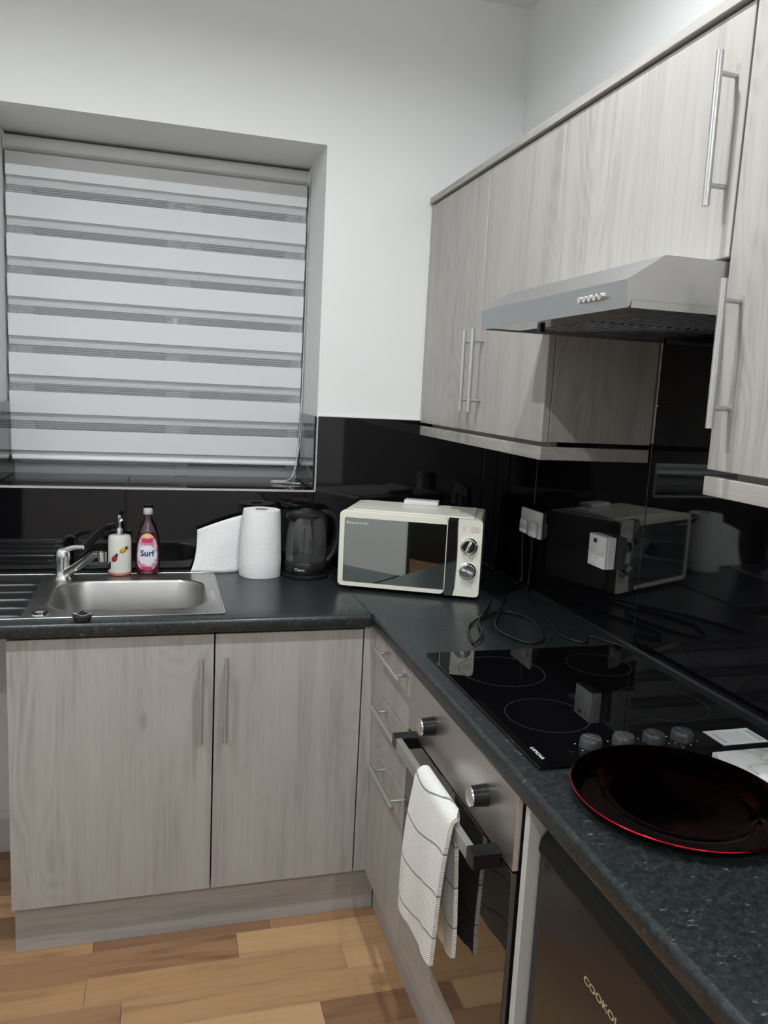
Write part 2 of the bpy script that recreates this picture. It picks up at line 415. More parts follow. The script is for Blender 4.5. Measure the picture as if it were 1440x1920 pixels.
# floor strips (each its own piece); joints near the plinth follow the photograph
LIGHT, TAN, MID, BRN, DRK = (0.52, 0.325, 0.168), (0.43, 0.255, 0.128), (0.335, 0.188, 0.098), (0.255, 0.138, 0.075), (0.17, 0.095, 0.058)
known = {4: ([-1.333, -0.852], [TAN, BRN, MID]), 5: ([-0.95], [MID, LIGHT]), 6: ([-0.67], [TAN, LIGHT]),
         7: ([-1.25], [MID, TAN]), 8: ([-0.765], [LIGHT, BRN]), 9: ([-1.45, -0.93], [TAN, LIGHT, MID])}
rows = int((0-ROOM_Y)/0.1)+1
for k in range(rows):
    ya, yb = 0.04-k*0.1, -0.06-k*0.1
    ya, yb = min(ya, 0.0), max(yb, ROOM_Y)
    if ya-yb < 0.005: continue
    lim = ROOM_X if yb > HALL_Y else HALL_X
    cuts, cols = known.get(k-1, ([], [])); js = sorted(cuts)
    x = js[0] if js else -1.0-random.random()*0.7
    left = []
    while x > lim: x -= random.uniform(0.55, 0.95); left.append(x)
    js2 = js if js else [-1.0-random.random()*0.5]
    x = js2[-1]; right = []
    while x < -0.45: x += random.uniform(0.55, 0.95); right.append(x)
    edges = sorted([max(lim, e) for e in left] + js2 + [min(-0.45, e) for e in right])
    for i, (a, c) in enumerate(zip(edges, edges[1:])):
        if c-a < 0.02: continue
        o = B().box(a+0.0003, c-0.0003, yb+0.0003, ya-0.0003, -0.0119, 0, 0.0008, 1).obj('plank', 'floor_laminate', floor)
        col = None
        if js:
            if js[0] <= (a+c)/2 or c <= js[0]+1e-4:
                idx = sum(1 for j in js if j <= a+1e-4); col = cols[idx] if (idx > 0 or abs(c-js[0]) < 1e-3) and idx < len(cols) and (idx < len(cols)-1 or abs(a-js[-1]) < 1e-3) else None
        if col is None: col = random.choice((LIGHT, TAN, TAN, MID, MID, BRN))
        o.color = col + (1,)

# black wall tiles: 606 mm panels with recessed joints
def tile(x0, x1, y0, y1, z0, z1, parent): return B().box(x0, x1, y0, y1, z0, z1, 0.0012, 1).obj('tile', 'black_tile', parent)
G = 0.0012; TT = 0.008
B().box(-2.248, -0.001, -0.004, -0.0001, ZW-0.03, ZS-0.006).box(XR+0.004, -0.001, -0.004, -0.0001, ZS-0.006, ZSP-0.001).obj('grout', 'grout', wall_back)
B().box(-0.004, -0.0001, -0.002, -2.499, ZW-0.03, ZSP-0.001).box(-0.004, -0.0001, -0.933, -1.532, ZSP-0.001, 1.759).obj('grout', 'grout', wall_right)
for a, c in ((-2.248, -1.877), (-1.877, -1.271), (-1.271, -0.665)):
    tile(a+G, c-G, -TT, 0, ZW-0.03, ZS-0.004 if c > -1.7 else ZS-0.004, wall_back)
tile(-0.665+G, -0.0595-G, -TT, 0, ZW-0.03, ZSP, wall_back); tile(-0.0595+G, -TT-0.001, -TT, 0, ZW-0.03, ZSP, wall_back)
tile(-2.248+G, -1.877-G, -TT, 0, ZS-0.002, ZSP, wall_back); tile(-1.877+G, XL-0.002, -TT, 0, ZS-0.002, ZSP, wall_back)
for a, c in ((-0.001, -0.325), (-0.325, -0.930), (-0.930, -1.535), (-1.535, -2.140), (-2.140, -2.50)):
    tile(-TT, 0, a-G, c+G, ZW-0.03, 1.538 if a == -0.930 else ZSP, wall_right)
tile(-TT, 0, -0.930-G, -1.535+G, 1.5405, 1.76, wall_right)
# sill and reveal tiles
for a, c in ((XL+0.001, -1.271-G), (-1.271+G, XR-0.001)): tile(a, c, 0.001, RD-0.004, ZS-0.010, ZS, wall_back)
tile(XR-TT, XR, 0.001, RD-0.004, ZS+0.001, ZSP, wall_back); tile(XL, XL+TT, 0.001, RD-0.004, ZS+0.001, ZSP, wall_back)
# metal edge trims round the sill and the sealant line on top of the splashback
struct(B().box(-2.248, XR+0.001, -TT-0.003, 0.002, ZS-0.006, ZS+0.001, 0.001, 1).obj('trim_1', 'metal_trim'))
struct(B().box(XR-0.003, XR+0.003, -TT-0.003, 0.0005, ZS+0.0015, ZSP, 0.001, 1).obj('trim_2', 'metal_trim'))
struct(B().box(XR+0.0035, -TT-0.001, -TT-0.0005, -0.0002, ZSP+0.0003, ZSP+0.005, 0.001, 1).obj('trim_3', 'sealant'))
struct(B().prism([(-TT, ZW+0.0004), (-TT-0.0045, ZW+0.0004), (-TT, ZW+0.006)], 1, -0.012, -2.48).obj('trim_4', 'black_plastic'))
struct(B().box(XL-0.003, XL+0.003, -TT-0.003, 0.0005, ZS+0.0015, ZSP, 0.001, 1).obj('trim_5', 'metal_trim'))

# ------------------------------------------------------------------ window
def frame_rect(b, x0, x1, z0, z1, t, y0, y1, bev=0.004):
    b.box(x0, x1, y0, y1, z0, z0+t, bev, 1); b.box(x0, x1, y0, y1, z1-t, z1, bev, 1)
    b.box(x0+0.0004, x0+t, y0+0.0006, y1-0.0006, z0+t*0.9, z1-t*0.9, bev, 1); b.box(x1-t, x1-0.0004, y0+0.0006, y1-0.0006, z0+t*0.9, z1-t*0.9, bev, 1); return b
b = frame_rect(B(), XL, XR, ZS-0.009, ZH, 0.045, RD, RD+0.055)
b.box(-1.118, -1.068, RD-0.0015, RD+0.0535, ZS+0.001, ZH-0.001, 0.004, 1); b.box(-1.070, XR, RD-0.0008, RD+0.0545, 1.895, 1.935, 0.004, 1)
win = struct(b.obj('window_1', 'upvc'))
b = frame_rect(B(), XL+0.025, -1.098, ZS+0.035, ZH-0.02, 0.052, RD-0.018, RD+0.03)
part(b, 'casement', 'upvc', win)
b = frame_rect(B(), -1.088, XR-0.02, 1.915, ZH-0.02, 0.056, RD-0.018, RD+0.03)
part(b, 'casement', 'upvc', win)
for a, c, z0, z1 in ((XL+0.07, -1.145, ZS+0.08, ZH-0.07), (-1.075, XR-0.04, ZS+0.036, 1.900), (-1.035, XR-0.07, 1.965, ZH-0.07)):
    part(B().box(a, c, RD+0.008, RD+0.014, z0, z1), 'pane', 'window_glass', win)
b = B().box(-1.132, -1.108, RD-0.030, RD-0.018, 1.66, 1.72, 0.003).box(-1.128, -1.112, RD-0.045, RD-0.029, 1.655, 1.770, 0.005)
part(b, 'window_handle', 'upvc', win, 40)

# ------------------------------------------------------------------ downlights in the ceiling (the room's lamps)
for i, lx in enumerate(LAMP_X):
    for j, ly in enumerate(LAMP_Y):
        d = thing('downlight', 'round white recessed ceiling downlight', 'downlight', (lx, ly, ZC-0.006), 0, 'ceiling downlights')
        B().lathe([(0.030, ZC), (0.030, ZC-0.0084), (0.034, ZC-0.0098), (0.043, ZC-0.008), (0.045, ZC-0.004), (0.045, ZC)], (lx, ly), 28, cap0=False, cap1=False).obj('bezel', 'white_plastic', d, 40)
        B().lathe([(0.0180, ZC-0.0035), (0.0180, ZC-0.001)], (lx, ly), 24).obj('lens', 'lamp_lens', d)

# dark framed door and curtain behind the camera (seen only in reflections)
dr = struct(B().box(-3.12, -2.28, ROOM_Y, ROOM_Y+0.045, 0.002, 2.06, 0.004).obj('door_1', 'door_dark'))
part(B().cyl((-2.36, ROOM_Y+0.045, 1.02), (-2.36, ROOM_Y+0.095, 1.02), 0.011).cyl((-2.36, ROOM_Y+0.09, 1.02), (-2.48, ROOM_Y+0.09, 1.02), 0.009), 'door_handle', 'steel_brushed', dr, 40)

# ================================================================== WORKTOPS
def wt_profile(front, back, sgn):   # rounded nosing towards `front`
    z0, z1, r = ZW-0.038, ZW, 0.011; pts = [(back, z0)]
    for k in range(5):
        a = math.pi/2*k/4; pts.append((front - sgn*(r*(1-math.sin(a))) + 0*r, z0 + r*(1-math.cos(a)) if False else z0 + r*(1-math.cos(a))))
    for k in range(5):
        a = math.pi/2*k/4; pts.append((front - sgn*(r*(1-math.cos(a))), z1 - r*(1-math.sin(a))))
    pts.append((back, z1)); return pts
SINK = (-1.93, -0.9965, -0.529, -0.045)
b = B()
# back worktop with a cut-out for the sink bowl: front nosing strip + boxes round the hole
hx0, hx1, hy0, hy1 = -1.475, -1.015, -0.485, -0.125
b.prism(wt_profile(YF, hy0, -1), 0, -2.249, -0.6015)
b.box(-2.249, hx0, hy0, -TT-0.0005, ZW-0.038, ZW); b.box(hx1, -0.6015, hy0, -TT-0.0005, ZW-0.038, ZW); b.box(hx0, hx1, hy1, -TT-0.0005, ZW-0.038, ZW)
tag(b.obj('worktop', 'worktop', smooth=35), 'speckled black worktop holding the sink below the window', 'worktop')
b = B().prism(wt_profile(XF, -TT-0.0005, -1), 1, -TT-0.0005, -2.48)
tag(b.obj('worktop', 'worktop', smooth=35), 'speckled black worktop holding the hob along the right wall', 'worktop')
tag(B().box(-0.6012, -0.5950, YF+0.006, -0.012, ZW-0.0005, ZW+0.0012, 0.0004, 1).box(-0.6012, -0.5992, YF+0.002, YF+0.006, ZW-0.036, ZW+0.001).obj('joint_strip', 'black_plastic'),
    'thin dark joint strip between the two black worktops', 'joint strip')

# ================================================================== BASE UNITS
cab = thing('base_cabinet', 'grey oak base cabinet with two doors under the sink', 'cabinet', (-1.07, -0.29, 0.0))
b = B()
x0, x1, yb, yf = -1.533, -0.6165, -0.03, YD+0.019
b.box(x0, x0+0.018, yf, yb, 0.146, ZW-0.0385); b.box(x1-0.018, x1, yf, yb, 0.146, ZW-0.0385)
b.box(x0, x1, yf, yb, 0.146, 0.164); b.box(x0, x1, yb-0.006, yb, 0.164, ZW-0.0385)
part(b, 'carcass', 'wood_v', cab)
for sx0, sx1, hx in ((-1.533, -1.0255, -1.058), (-1.0215, -0.6165, -0.994)):
    d = part(B().box(sx0, sx1, YD, YD+0.018, 0.146, 0.8815, 0.0012, 1), 'door', 'wood_v', cab)
    bar_handle(d, (hx, YD-0.034, 0.826), (hx, YD-0.034, 0.590), (0, 0.034, 0))
tag(B().box(-1.530, -0.5425, -0.5217, -0.504, 0.001, 0.1455).obj('kickboard', 'wood_x'), 'grey oak kickboard under the sink cabinet', 'kickboard')
tag(B().box(-0.540, -0.522, -0.5235, -1.5305, 0.001, 0.1455).obj('kickboard', 'wood_y'), 'grey oak kickboard under the drawers and oven', 'kickboard')

post = B().box(-0.6125, XD, YD, YD+0.018, 0.146, ZW-0.0385, 0.001, 1).box(XD, XD+0.018, -0.6065, YD+0.018, 0.146, ZW-0.0385, 0.001, 1)
tag(post.obj('corner_post', 'wood_v'), 'narrow grey oak corner post between sink cabinet and drawers', 'corner post')

drw = thing('drawer_unit', 'narrow grey oak unit with three drawer fronts beside the oven', 'drawers', (-0.29, -0.76, 0.0))
part(B().box(-0.03, XD+0.060, -0.6085, -0.907, 0.146, ZW-0.0385), 'carcass', 'black_matte', drw)  # carcass coloured black to put shade into the gaps between drawer fronts
for z0, z1, hz in ((0.7190, 0.8815, 0.861), (0.5580, 0.7150, 0.699), (0.146, 0.5540, 0.533)):
    d = part(B().box(XD, XD+0.018, -0.6095, -0.9075, z0, z1, 0.0012, 1), 'drawer', 'wood_v', drw)
    bar_handle(d, (XD-0.034, -0.668, hz), (XD-0.034, -0.895, hz-0.004), (0.034, 0, 0), inset=0.034)
tag(B().box(XD, XD+0.018, -0.9105, -1.5065, 0.146, 0.288, 0.001, 1).obj('filler_panel', 'wood_y'), 'grey oak filler panel under the oven door', 'panel')
tag(B().box(-0.577, -0.03, -1.5135, -1.5305, 0.0, ZW-0.0385, 0.0008, 1).obj('end_panel', 'white_laminate'), 'white end panel between oven and dark fridge', 'panel')
tag(B().box(-2.2485, -2.2305, -0.545, -0.03, 0.0, ZW-0.0385).obj('end_panel', 'wood_v'), 'grey oak end panel carrying the far left of the worktop', 'panel')

# ------------------------------------------------------------------ oven
XO = -0.589
ov = thing('oven', 'built-in stainless steel and black glass oven with towel on handle', 'oven', (-0.30, -1.21, 0.0))
part(B().box(-0.04, -0.577, -0.9115, -1.5085, 0.292, ZW-0.0385), 'body', 'black_matte', ov)
part(B().box(XO, -0.577, -0.9115, -1.5065, 0.748, 0.8865, 0.0015, 1), 'control_panel', 'steel_oven', ov)
dd = part(B().box(XO, -0.577, -0.9115, -1.5065, 0.294, 0.744, 0.0015, 1), 'door', 'oven_glass', ov)
hd = part(B().box(-0.642, -0.628, -0.958, -1.462, 0.729, 0.757, 0.0015, 1), 'handle', 'steel_brushed', ov)
for ya, yb in ((-0.9575, -0.990), (-1.430, -1.4625)):
    part(B().box(-0.6425, XO, ya, yb, 0.7285, 0.7575, 0.001, 1), 'bracket', 'black_plastic', ov)
for ky, kz in ((-1.085, 0.825), (-1.378, 0.820)):
    k = part(B().cyl((XO, ky, kz), (XO-0.030, ky, kz), 0.0205, 0.0185, seg=28), 'knob', 'black_plastic', ov, 40)
    part(B().cyl((XO-0.030, ky, kz), (XO-0.033, ky, kz), 0.0188, 0.0176, seg=28), 'knob_cap', 'chrome_satin', k, 40)
# towel over the handle
def make_towel():
    prof = [(-0.668, 0.468), (-0.667, 0.52), (-0.665, 0.60), (-0.660, 0.68), (-0.654, 0.735), (-0.6495, 0.762), (-0.642, 0.772), (-0.634, 0.775), (-0.626, 0.771), (-0.6205, 0.755),
            (-0.619, 0.73), (-0.617, 0.66), (-0.614, 0.58), (-0.611, 0.50), (-0.610, 0.446)]
    path = bez([(x, 0, z) for x, z in prof], 5); L = [0]
    for a, c in zip(path, path[1:]): L.append(L[-1]+(c-a).length)
    nu = 26; verts = []; uvs = []; th = 0.0085
    rings = []
    for i, p in enumerate(path):
        d = (path[min(i+1, len(path)-1)]-path[max(i-1, 0)]).normalized(); nrm = Vector((-d.z, 0, d.x))
        for j in range(nu+1):
            u = j/nu; front = i < len(path)*0.45
            drop = max(0, 0.74-p.z)
            y = -1.168-u*(0.204 if front else 0.204-0.045*min(1, max(0, (i/len(path)-0.45)/0.15))) + (0.010*drop/0.3 if front else -0.006*drop/0.3)
            wob = 0.0045*math.sin(u*9.0+p.z*7)*min(1, drop*6)
            zz = p.z + (0.012*(u-0.5)*(1 if front else 2.0))*min(1, drop*4)
            verts.append((Vector((p.x-abs(wob)*0.4 + wob*0.5, y, zz)), nrm, (u*0.178, L[i])))
    n = len(path); bm = bmesh.new(); uvl = bm.loops.layers.uv.new('UVMap')
    A = [bm.verts.new(v+m*th/2) for v, m, _ in verts]; Bv = [bm.verts.new(v-m*th/2) for v, m, _ in verts]
    W = nu+1
    def face(idx, lst):
        f = bm.faces.new([l[k] for l, k in zip(lst, idx)])
        for lp, k in zip(f.loops, idx): lp[uvl].uv = verts[k][2]
    for i in range(n-1):
        for j in range(nu):
            q = (i*W+j, i*W+j+1, (i+1)*W+j+1, (i+1)*W+j)
            face(q, (A,)*4); face(q[::-1], (Bv,)*4)
        for j in (0, nu): face((i*W+j, (i+1)*W+j, (i+1)*W+j, i*W+j), (A, A, Bv, Bv))
    for i in (0, n-1):
        for j in range(nu): face((i*W+j, i*W+j+1, i*W+j+1, i*W+j), (A, A, Bv, Bv))
    bmesh.ops.recalc_face_normals(bm, faces=bm.faces[:])
    me = bpy.data.meshes.new('tea_towel'); bm.to_mesh(me); bm.free()
    return link('tea_towel', me, 'towel', None, 60)
tag(make_towel(), 'white textured tea towel with grey wavy lines hanging on oven handle', 'towel')

# ------------------------------------------------------------------ under-counter fridge
fr = thing('fridge', 'dark brown-black under-counter fridge with gold lettering', 'fridge', (-0.29, -1.79, 0.0))
part(B().box(-0.05, -0.515, -1.542, -2.03, 0.02, 0.845, 0.004, 1), 'body', 'black_matte', fr)
prof = [(-0.516, 0.06), (-0.557, 0.06), (-0.557, 0.795), (-0.551, 0.815), (-0.536, 0.838), (-0.516, 0.842)]
part(B().prism(prof, 1, -1.538, -2.034), 'door', 'fridge_black', fr, 25)
prof = [(-0.5575, 0.798), (-0.553, 0.818), (-0.538, 0.8405), (-0.52, 0.8445), (-0.52, 0.8465), (-0.541, 0.8445), (-0.5575, 0.823), (-0.5605, 0.806)]
part(B().prism(prof, 1, -1.5365, -2.0355), 'grip', 'black_matte', fr, 25)
for yy in (-1.56, -2.01): part(B().cyl((-0.49, yy, 0.0), (-0.49, yy, 0.021), 0.016), 'foot', 'black_plastic', fr)
lettering('COOKOLOGY', 0.0160, frame((-0.5573, -1.698, 0.692), (0, -1, 0), (0, 0, 1)), 'gold_print', fr, xscale=1.36, bold=0.0003)

# ================================================================== WALL UNITS
wu = thing('wall_cabinet', 'grey oak wall cabinet with two doors in the corner', 'cabinet', (-0.15, -0.46, ZB))
part(B().box(W0+0.0195, -TT-0.002, -0.004, Y1, ZB+0.001, ZTB, 0.001, 1), 'carcass', 'wood_v', wu)
part(B().box(W0, W0+0.018, -0.003, -0.030, ZB, ZTB-0.005), 'filler', 'wood_v', wu)
for ya, yb, hy in ((-0.0325, -0.4965, -0.463), (-0.4995, Y1, -0.527)):
    d = part(B().box(W0, W0+0.018, ya, yb, ZB, ZTB-0.005, 0.0012, 1), 'door', 'wood_v', wu)
    bar_handle(d, (W0-0.034, hy, 1.724), (W0-0.034, hy-0.004, 1.496), (0.034, 0, 0))
hu = thing('wall_cabinet', 'short grey oak wall cabinet above the extractor hood', 'cabinet', (-0.15, -1.22, 1.78))
part(B().box(W0+0.0195, -TT-0.002, Y1-0.002, Y3+0.002, 1.782, ZTB), 'carcass', 'wood_v', hu)
d = part(B().box(W0, W0+0.018, Y1-0.003, Y3+0.003, 1.779, ZTB-0.005, 0.0012, 1), 'door', 'wood_v', hu)
bar_handle(d, (W0-0.034, -1.488, 2.088), (W0-0.034, -1.491, 1.857), (0.034, 0, 0))
ru = thing('wall_cabinet', 'grey oak wall cabinet at the right edge beside the hood', 'cabinet', (-0.15, -1.77, ZB))
part(B().box(W0+0.0195, -TT-0.002, Y3-0.002, -2.02, ZB+0.001, ZTB, 0.001, 1), 'carcass', 'wood_v', ru)
d = part(B().box(W0, W0+0.018, Y3-0.002, -2.02, ZB, ZTB-0.005, 0.0012, 1), 'door', 'wood_v', ru)
bar_handle(d, (W0-0.034, -1.556, 1.738), (W0-0.034, -1.559, 1.509), (0.034, 0, 0))
tag(B().box(W0-0.008, -TT-0.002, -0.003, -2.04, ZTB+0.001, ZT, 0.001, 1).obj('cornice', 'wood_y'), 'grey oak cornice board along the top of the wall cabinets', 'cornice')
b = B().box(W0, W0+0.018, -0.003, Y1, ZB-0.042, ZB-0.011, 0.001, 1).box(W0+0.018, -TT-0.002, Y1, Y1+0.018, ZB-0.042, ZB-0.011, 0.001, 1).box(W0+0.04, W0+0.058, -0.02, Y1+0.03, ZB-0.014, ZB)
tag(b.obj('light_rail', 'wood_y'), 'grey oak light rail under the corner wall cabinet', 'rail')
b = B().box(W0-0.002, W0+0.016, Y3, -2.02, ZB-0.042, ZB-0.011, 0.001, 1).box(W0+0.016, -TT-0.002, Y3-0.018, Y3, ZB-0.042, ZB-0.011, 0.001, 1).box(W0+0.04, W0+0.058, Y3-0.03, -2.0, ZB-0.014, ZB)
tag(b.obj('light_rail', 'wood_y'), 'grey oak light rail under the wall cabinet at the right edge', 'rail')

# ------------------------------------------------------------------ extractor hood
hood = thing('extractor_hood', 'stainless steel extractor hood with sloped visor above the hob', 'extractor hood', (-0.25, -1.22, 1.688))
HY0, HY1 = Y1-0.004, Y3+0.004
prof = [(-TT-0.003, 1.700), (-0.470, 1.700), (-0.471, 1.692), (-0.475, 1.688), (-0.4795, 1.7305), (-0.417, 1.7715), (-TT-0.003, 1.7715)]
part(B().prism(prof, 1, HY0, HY1), 'body', 'steel_hood', hood)
for ya, yb in ((HY0, HY0-0.012), (HY1, HY1+0.012)):
    part(B().box(-0.4695, -TT-0.004, ya, yb, 1.688, 1.7003), 'side_flange', 'steel_hood', hood)
b = B().box(-0.472, -0.395, HY0-0.012, HY1+0.012, 1.690, 1.7005)
part(b, 'lip', 'steel_polish', hood)
for ya, yb in ((-0.943, -1.218), (-1.222, -1.497)):
    f = part(B().box(-0.392, -0.05, ya, yb, 1.6955, 1.7002, 0.002, 1), 'filter', 'filter_mesh', hood)
    g = B()
    for k in range(16): g.box(-0.385+k*0.0212, -0.385+k*0.0212+0.006, ya-0.006, yb+0.006, 1.6935, 1.6956)
    part(g, 'filter_slats', 'filter_mesh', f)
part(B().box(-0.408, -0.396, -1.068, -1.082, 1.679, 1.691, 0.001, 1), 'catch', 'black_plastic', hood)
for k in range(5):
    y = -1.378-k*0.0165; nx = -0.4775
    part(B().cyl((nx+0.002, y, 1.711), (nx-0.008, y, 1.7105), 0.0058, seg=14), 'button', 'chrome', hood, 40)

# ================================================================== BLIND
BX0, BX1, BYF = -1.6525, -0.675, 0.285
bl = thing('zebra_blind', 'white striped day-and-night roller blind in the window recess', 'blind', (-1.16, BYF, 1.25))
part(B().cyl((BX0-0.002, BYF+0.022, 2.270), (BX1+0.002, BYF+0.022, 2.270), 0.026, seg=28), 'roller', 'blind_opaque', bl, 40)
for xx, s in ((BX0-0.0005, -0.6), (BX1+0.001, 1)):
    b = B().cyl((xx, BYF+0.022, 2.270), (xx+s*0.009, BYF+0.022, 2.270), 0.027, seg=24); b.box(xx+s*0.007, xx+s*0.0105, BYF+0.0, BYF+0.045, 2.262, 2.302)
    part(b, 'end_bracket', 'upvc', bl, 40)
PER, OPQ = 0.1264, 0.0715
for k in range(8):
    zt = 2.2400-k*PER
    part(B().box(BX0, BX1, BYF, BYF+0.0008, zt-OPQ, zt), 'opaque_band', 'blind_opaque', bl)
    if k < 7: part(B().box(BX0, BX1, BYF+0.0002, BYF+0.0006, zt-PER, zt-OPQ), 'sheer_band', 'blind_sheer', bl)
    zb = zt-0.0265
    part(B().box(BX0, BX1, BYF+0.016, BYF+0.0168, zb-OPQ, zb), 'opaque_band', 'blind_opaque', bl)
    if k < 7: part(B().box(BX0, BX1, BYF+0.0162, BYF+0.0166, zb-PER, zb-OPQ), 'sheer_band', 'blind_sheer_back', bl)
part(B().box(BX0, BX1, BYF+0.0002, BYF+0.0006, 2.2400, 2.262), 'sheer_band', 'blind_sheer', bl)
part(B().box(BX0+0.002, BX1-0.002, BYF-0.004, BYF+0.022, 1.251, 1.267, 0.006, 3), 'bottom_bar', 'upvc', bl, 40)
# bead chain: two strands down the right side, slack bunched on the sill
def beads(path, r, step):
    b = B(); acc = 0
    for a, c in zip(path, path[1:]):
        L = (c-a).length
        while acc < L: b.sphere(a+(c-a)*(acc/L), r, sub=1); acc += step
        acc -= L
    return b
ch = [(BX1+0.0075, BYF-0.004, 2.25), (BX1+0.0070, BYF-0.006, 1.9), (BX1+0.004, BYF-0.012, 1.6), (BX1+0.001, BYF-0.03, 1.36), (BX1-0.018, BYF-0.055, 1.27), (BX1-0.035, BYF-0.085, ZS+0.02),
      (BX1-0.070, BYF-0.11, ZS+0.006), (BX1-0.110, BYF-0.10, ZS+0.006), (BX1-0.100, BYF-0.13, ZS+0.005), (BX1-0.045, BYF-0.135, ZS+0.005), (BX1-0.015, BYF-0.14, ZS+0.005), (BX1-0.030, BYF-0.155, ZS+0.005),
      (BX1-0.080, BYF-0.135, ZS+0.009), (BX1-0.105, BYF-0.115, ZS+0.010), (BX1-0.050, BYF-0.105, ZS+0.012), (BX1-0.028, BYF-0.07, ZS+0.035), (BX1-0.010, BYF-0.04, 1.29), (BX1+0.005, BYF-0.01, 1.6), (BX1+0.0085, BYF+0.012, 1.95), (BX1+0.0085, BYF+0.03, 2.25)]
pth = bez(ch, 7)
part(beads(pth, 0.0021, 0.0058), 'bead_chain', 'cord_white', bl, 60)
part(B().tube(pth, 0.0006, 5), 'chain_cord', 'cord_white', bl, 60)

# ================================================================== SINK
sk = thing('sink', 'stainless steel inset sink with bowl and ridged drainer', 'sink', (-1.46, -0.29, ZW))
SX0, SX1, SY0, SY1 = SINK; PX = -1.492
bcx, bcy, bhx, bhy, bcr = -1.245, -0.306, 0.207, 0.158, 0.085
def rrect(cx, cy, hx, hy, r, n=80):
    out = []
    for i in range(n):
        a = 2*math.pi*i/n; dx, dy = math.cos(a), math.sin(a)
        # ray against rounded rectangle, by bisection on its signed distance
        lo, hi = 0.0, 2.0
        for _ in range(30):
            m = (lo+hi)/2; qx, qy = abs(dx*m)-hx+r, abs(dy*m)-hy+r
            sd = math.hypot(max(qx, 0), max(qy, 0)) + min(max(qx, qy), 0) - r
            if sd > 0: hi = m
            else: lo = m
        out.append((cx+dx*lo, cy+dy*lo))
    return out
def rect_at(x0, x1, y0, y1, cx, cy, n=80):
    out = []
    for i in range(n):
        a = 2*math.pi*i/n; dx, dy = math.cos(a), math.sin(a); tt = []
        if dx > 1e-9: tt.append((x1-cx)/dx)
        if dx < -1e-9: tt.append((x0-cx)/dx)
        if dy > 1e-9: tt.append((y1-cy)/dy)
        if dy < -1e-9: tt.append((y0-cy)/dy)
        m = min(tt); out.append((cx+dx*m, cy+dy*m))
    # snap nearest samples to the true corners
    for cxn, cyn in ((x0, y0), (x0, y1), (x1, y0), (x1, y1)):
        k = min(range(n), key=lambda i: (out[i][0]-cxn)**2+(out[i][1]-cyn)**2); out[k] = (cxn, cyn)
    return out
b = B(); rings = []
for (lp, z) in ((rect_at(PX, SX1, SY0, SY1, bcx, bcy), ZW+0.0018), (rrect(bcx, bcy, bhx+0.020, bhy+0.018, bcr+0.012), ZW+0.0018), (rrect(bcx, bcy, bhx+0.010, bhy+0.009, bcr+0.006), ZW+0.0032), (rrect(bcx, bcy, bhx+0.003, bhy+0.003, bcr), ZW+0.0022),
                (rrect(bcx, bcy, bhx, bhy, bcr), ZW-0.004), (rrect(bcx, bcy, bhx-0.012, bhy-0.012, bcr-0.006), ZW-0.10), (rrect(bcx, bcy, bhx-0.020, bhy-0.020, bcr-0.01), ZW-0.135),
                (rrect(bcx, bcy, bhx-0.040, bhy-0.040, bcr-0.02), ZW-0.152), (rrect(bcx, bcy, 0.045, 0.045, 0.0449), ZW-0.158), (rrect(bcx, bcy, 0.038, 0.038, 0.0379), ZW-0.162)):
    rings.append(b.ring([(x, y, z) for x, y in lp]))
b.skin(rings, True, False, True)
part(b, 'bowl', 'steel_sink', sk, 50)
b = B(); nx, ny = 40, 130; vs = []
ridges = [-0.172, -0.2555, -0.339, -0.4225, -0.500]
for i in range(nx+1):
    x = SX0 + (PX-SX0)*i/nx
    for j in range(ny+1):
        y = SY0 + (SY1-SY0)*j/ny; z = ZW+0.0018
        inx = max(0, min(1, (PX-0.004-x)/0.02))*max(0, min(1, (x-SX0-0.02)/0.02)); iny = max(0, min(1, (y-SY0-0.012)/0.012))*max(0, min(1, (-0.105-y)/0.02))
        rec = inx*iny; z -= 0.0035*rec
        for ry in ridges: z += 0.0052*rec*math.exp(-((y-ry+0.015*(1-inx))/0.0042)**2)
        vs.append((x, y, z))
b.raw(vs, [(i*(ny+1)+j, (i+1)*(ny+1)+j, (i+1)*(ny+1)+j+1, i*(ny+1)+j+1) for i in range(nx) for j in range(ny)])
part(b, 'drainer', 'steel_sink', sk, 50)
b = B().tube([(SX0, SY0, ZW+0.0016), (SX1-0.004, SY0, ZW+0.0016), (SX1, SY0+0.004, ZW+0.0016), (SX1, SY1, ZW+0.0016), (SX0, SY1, ZW+0.0016), (SX0, SY0, ZW+0.0016)], 0.0024, 8)
part(b, 'rim', 'chrome_satin', sk, 60)
part(B().lathe([(0.038, ZW-0.1615), (0.034, ZW-0.1585), (0.012, ZW-0.1605)], (bcx, bcy), 28), 'waste_ring', 'chrome_satin', sk, 40)
part(B().lathe([(0.022, ZW+0.0016), (0.021, ZW+0.0045), (0.015, ZW+0.0052), (0.012, ZW+0.0035)], (-1.462, -0.487), 28), 'blanking_cap', 'chrome', sk, 40)
b = B(); n = 12
b.sphere((-1.018, -0.335, ZW+0.0018), 0.01, 0.85, 6.5, 0.16, 3)
part(b, 'pressed_groove', 'steel_brushed', sk, 60)

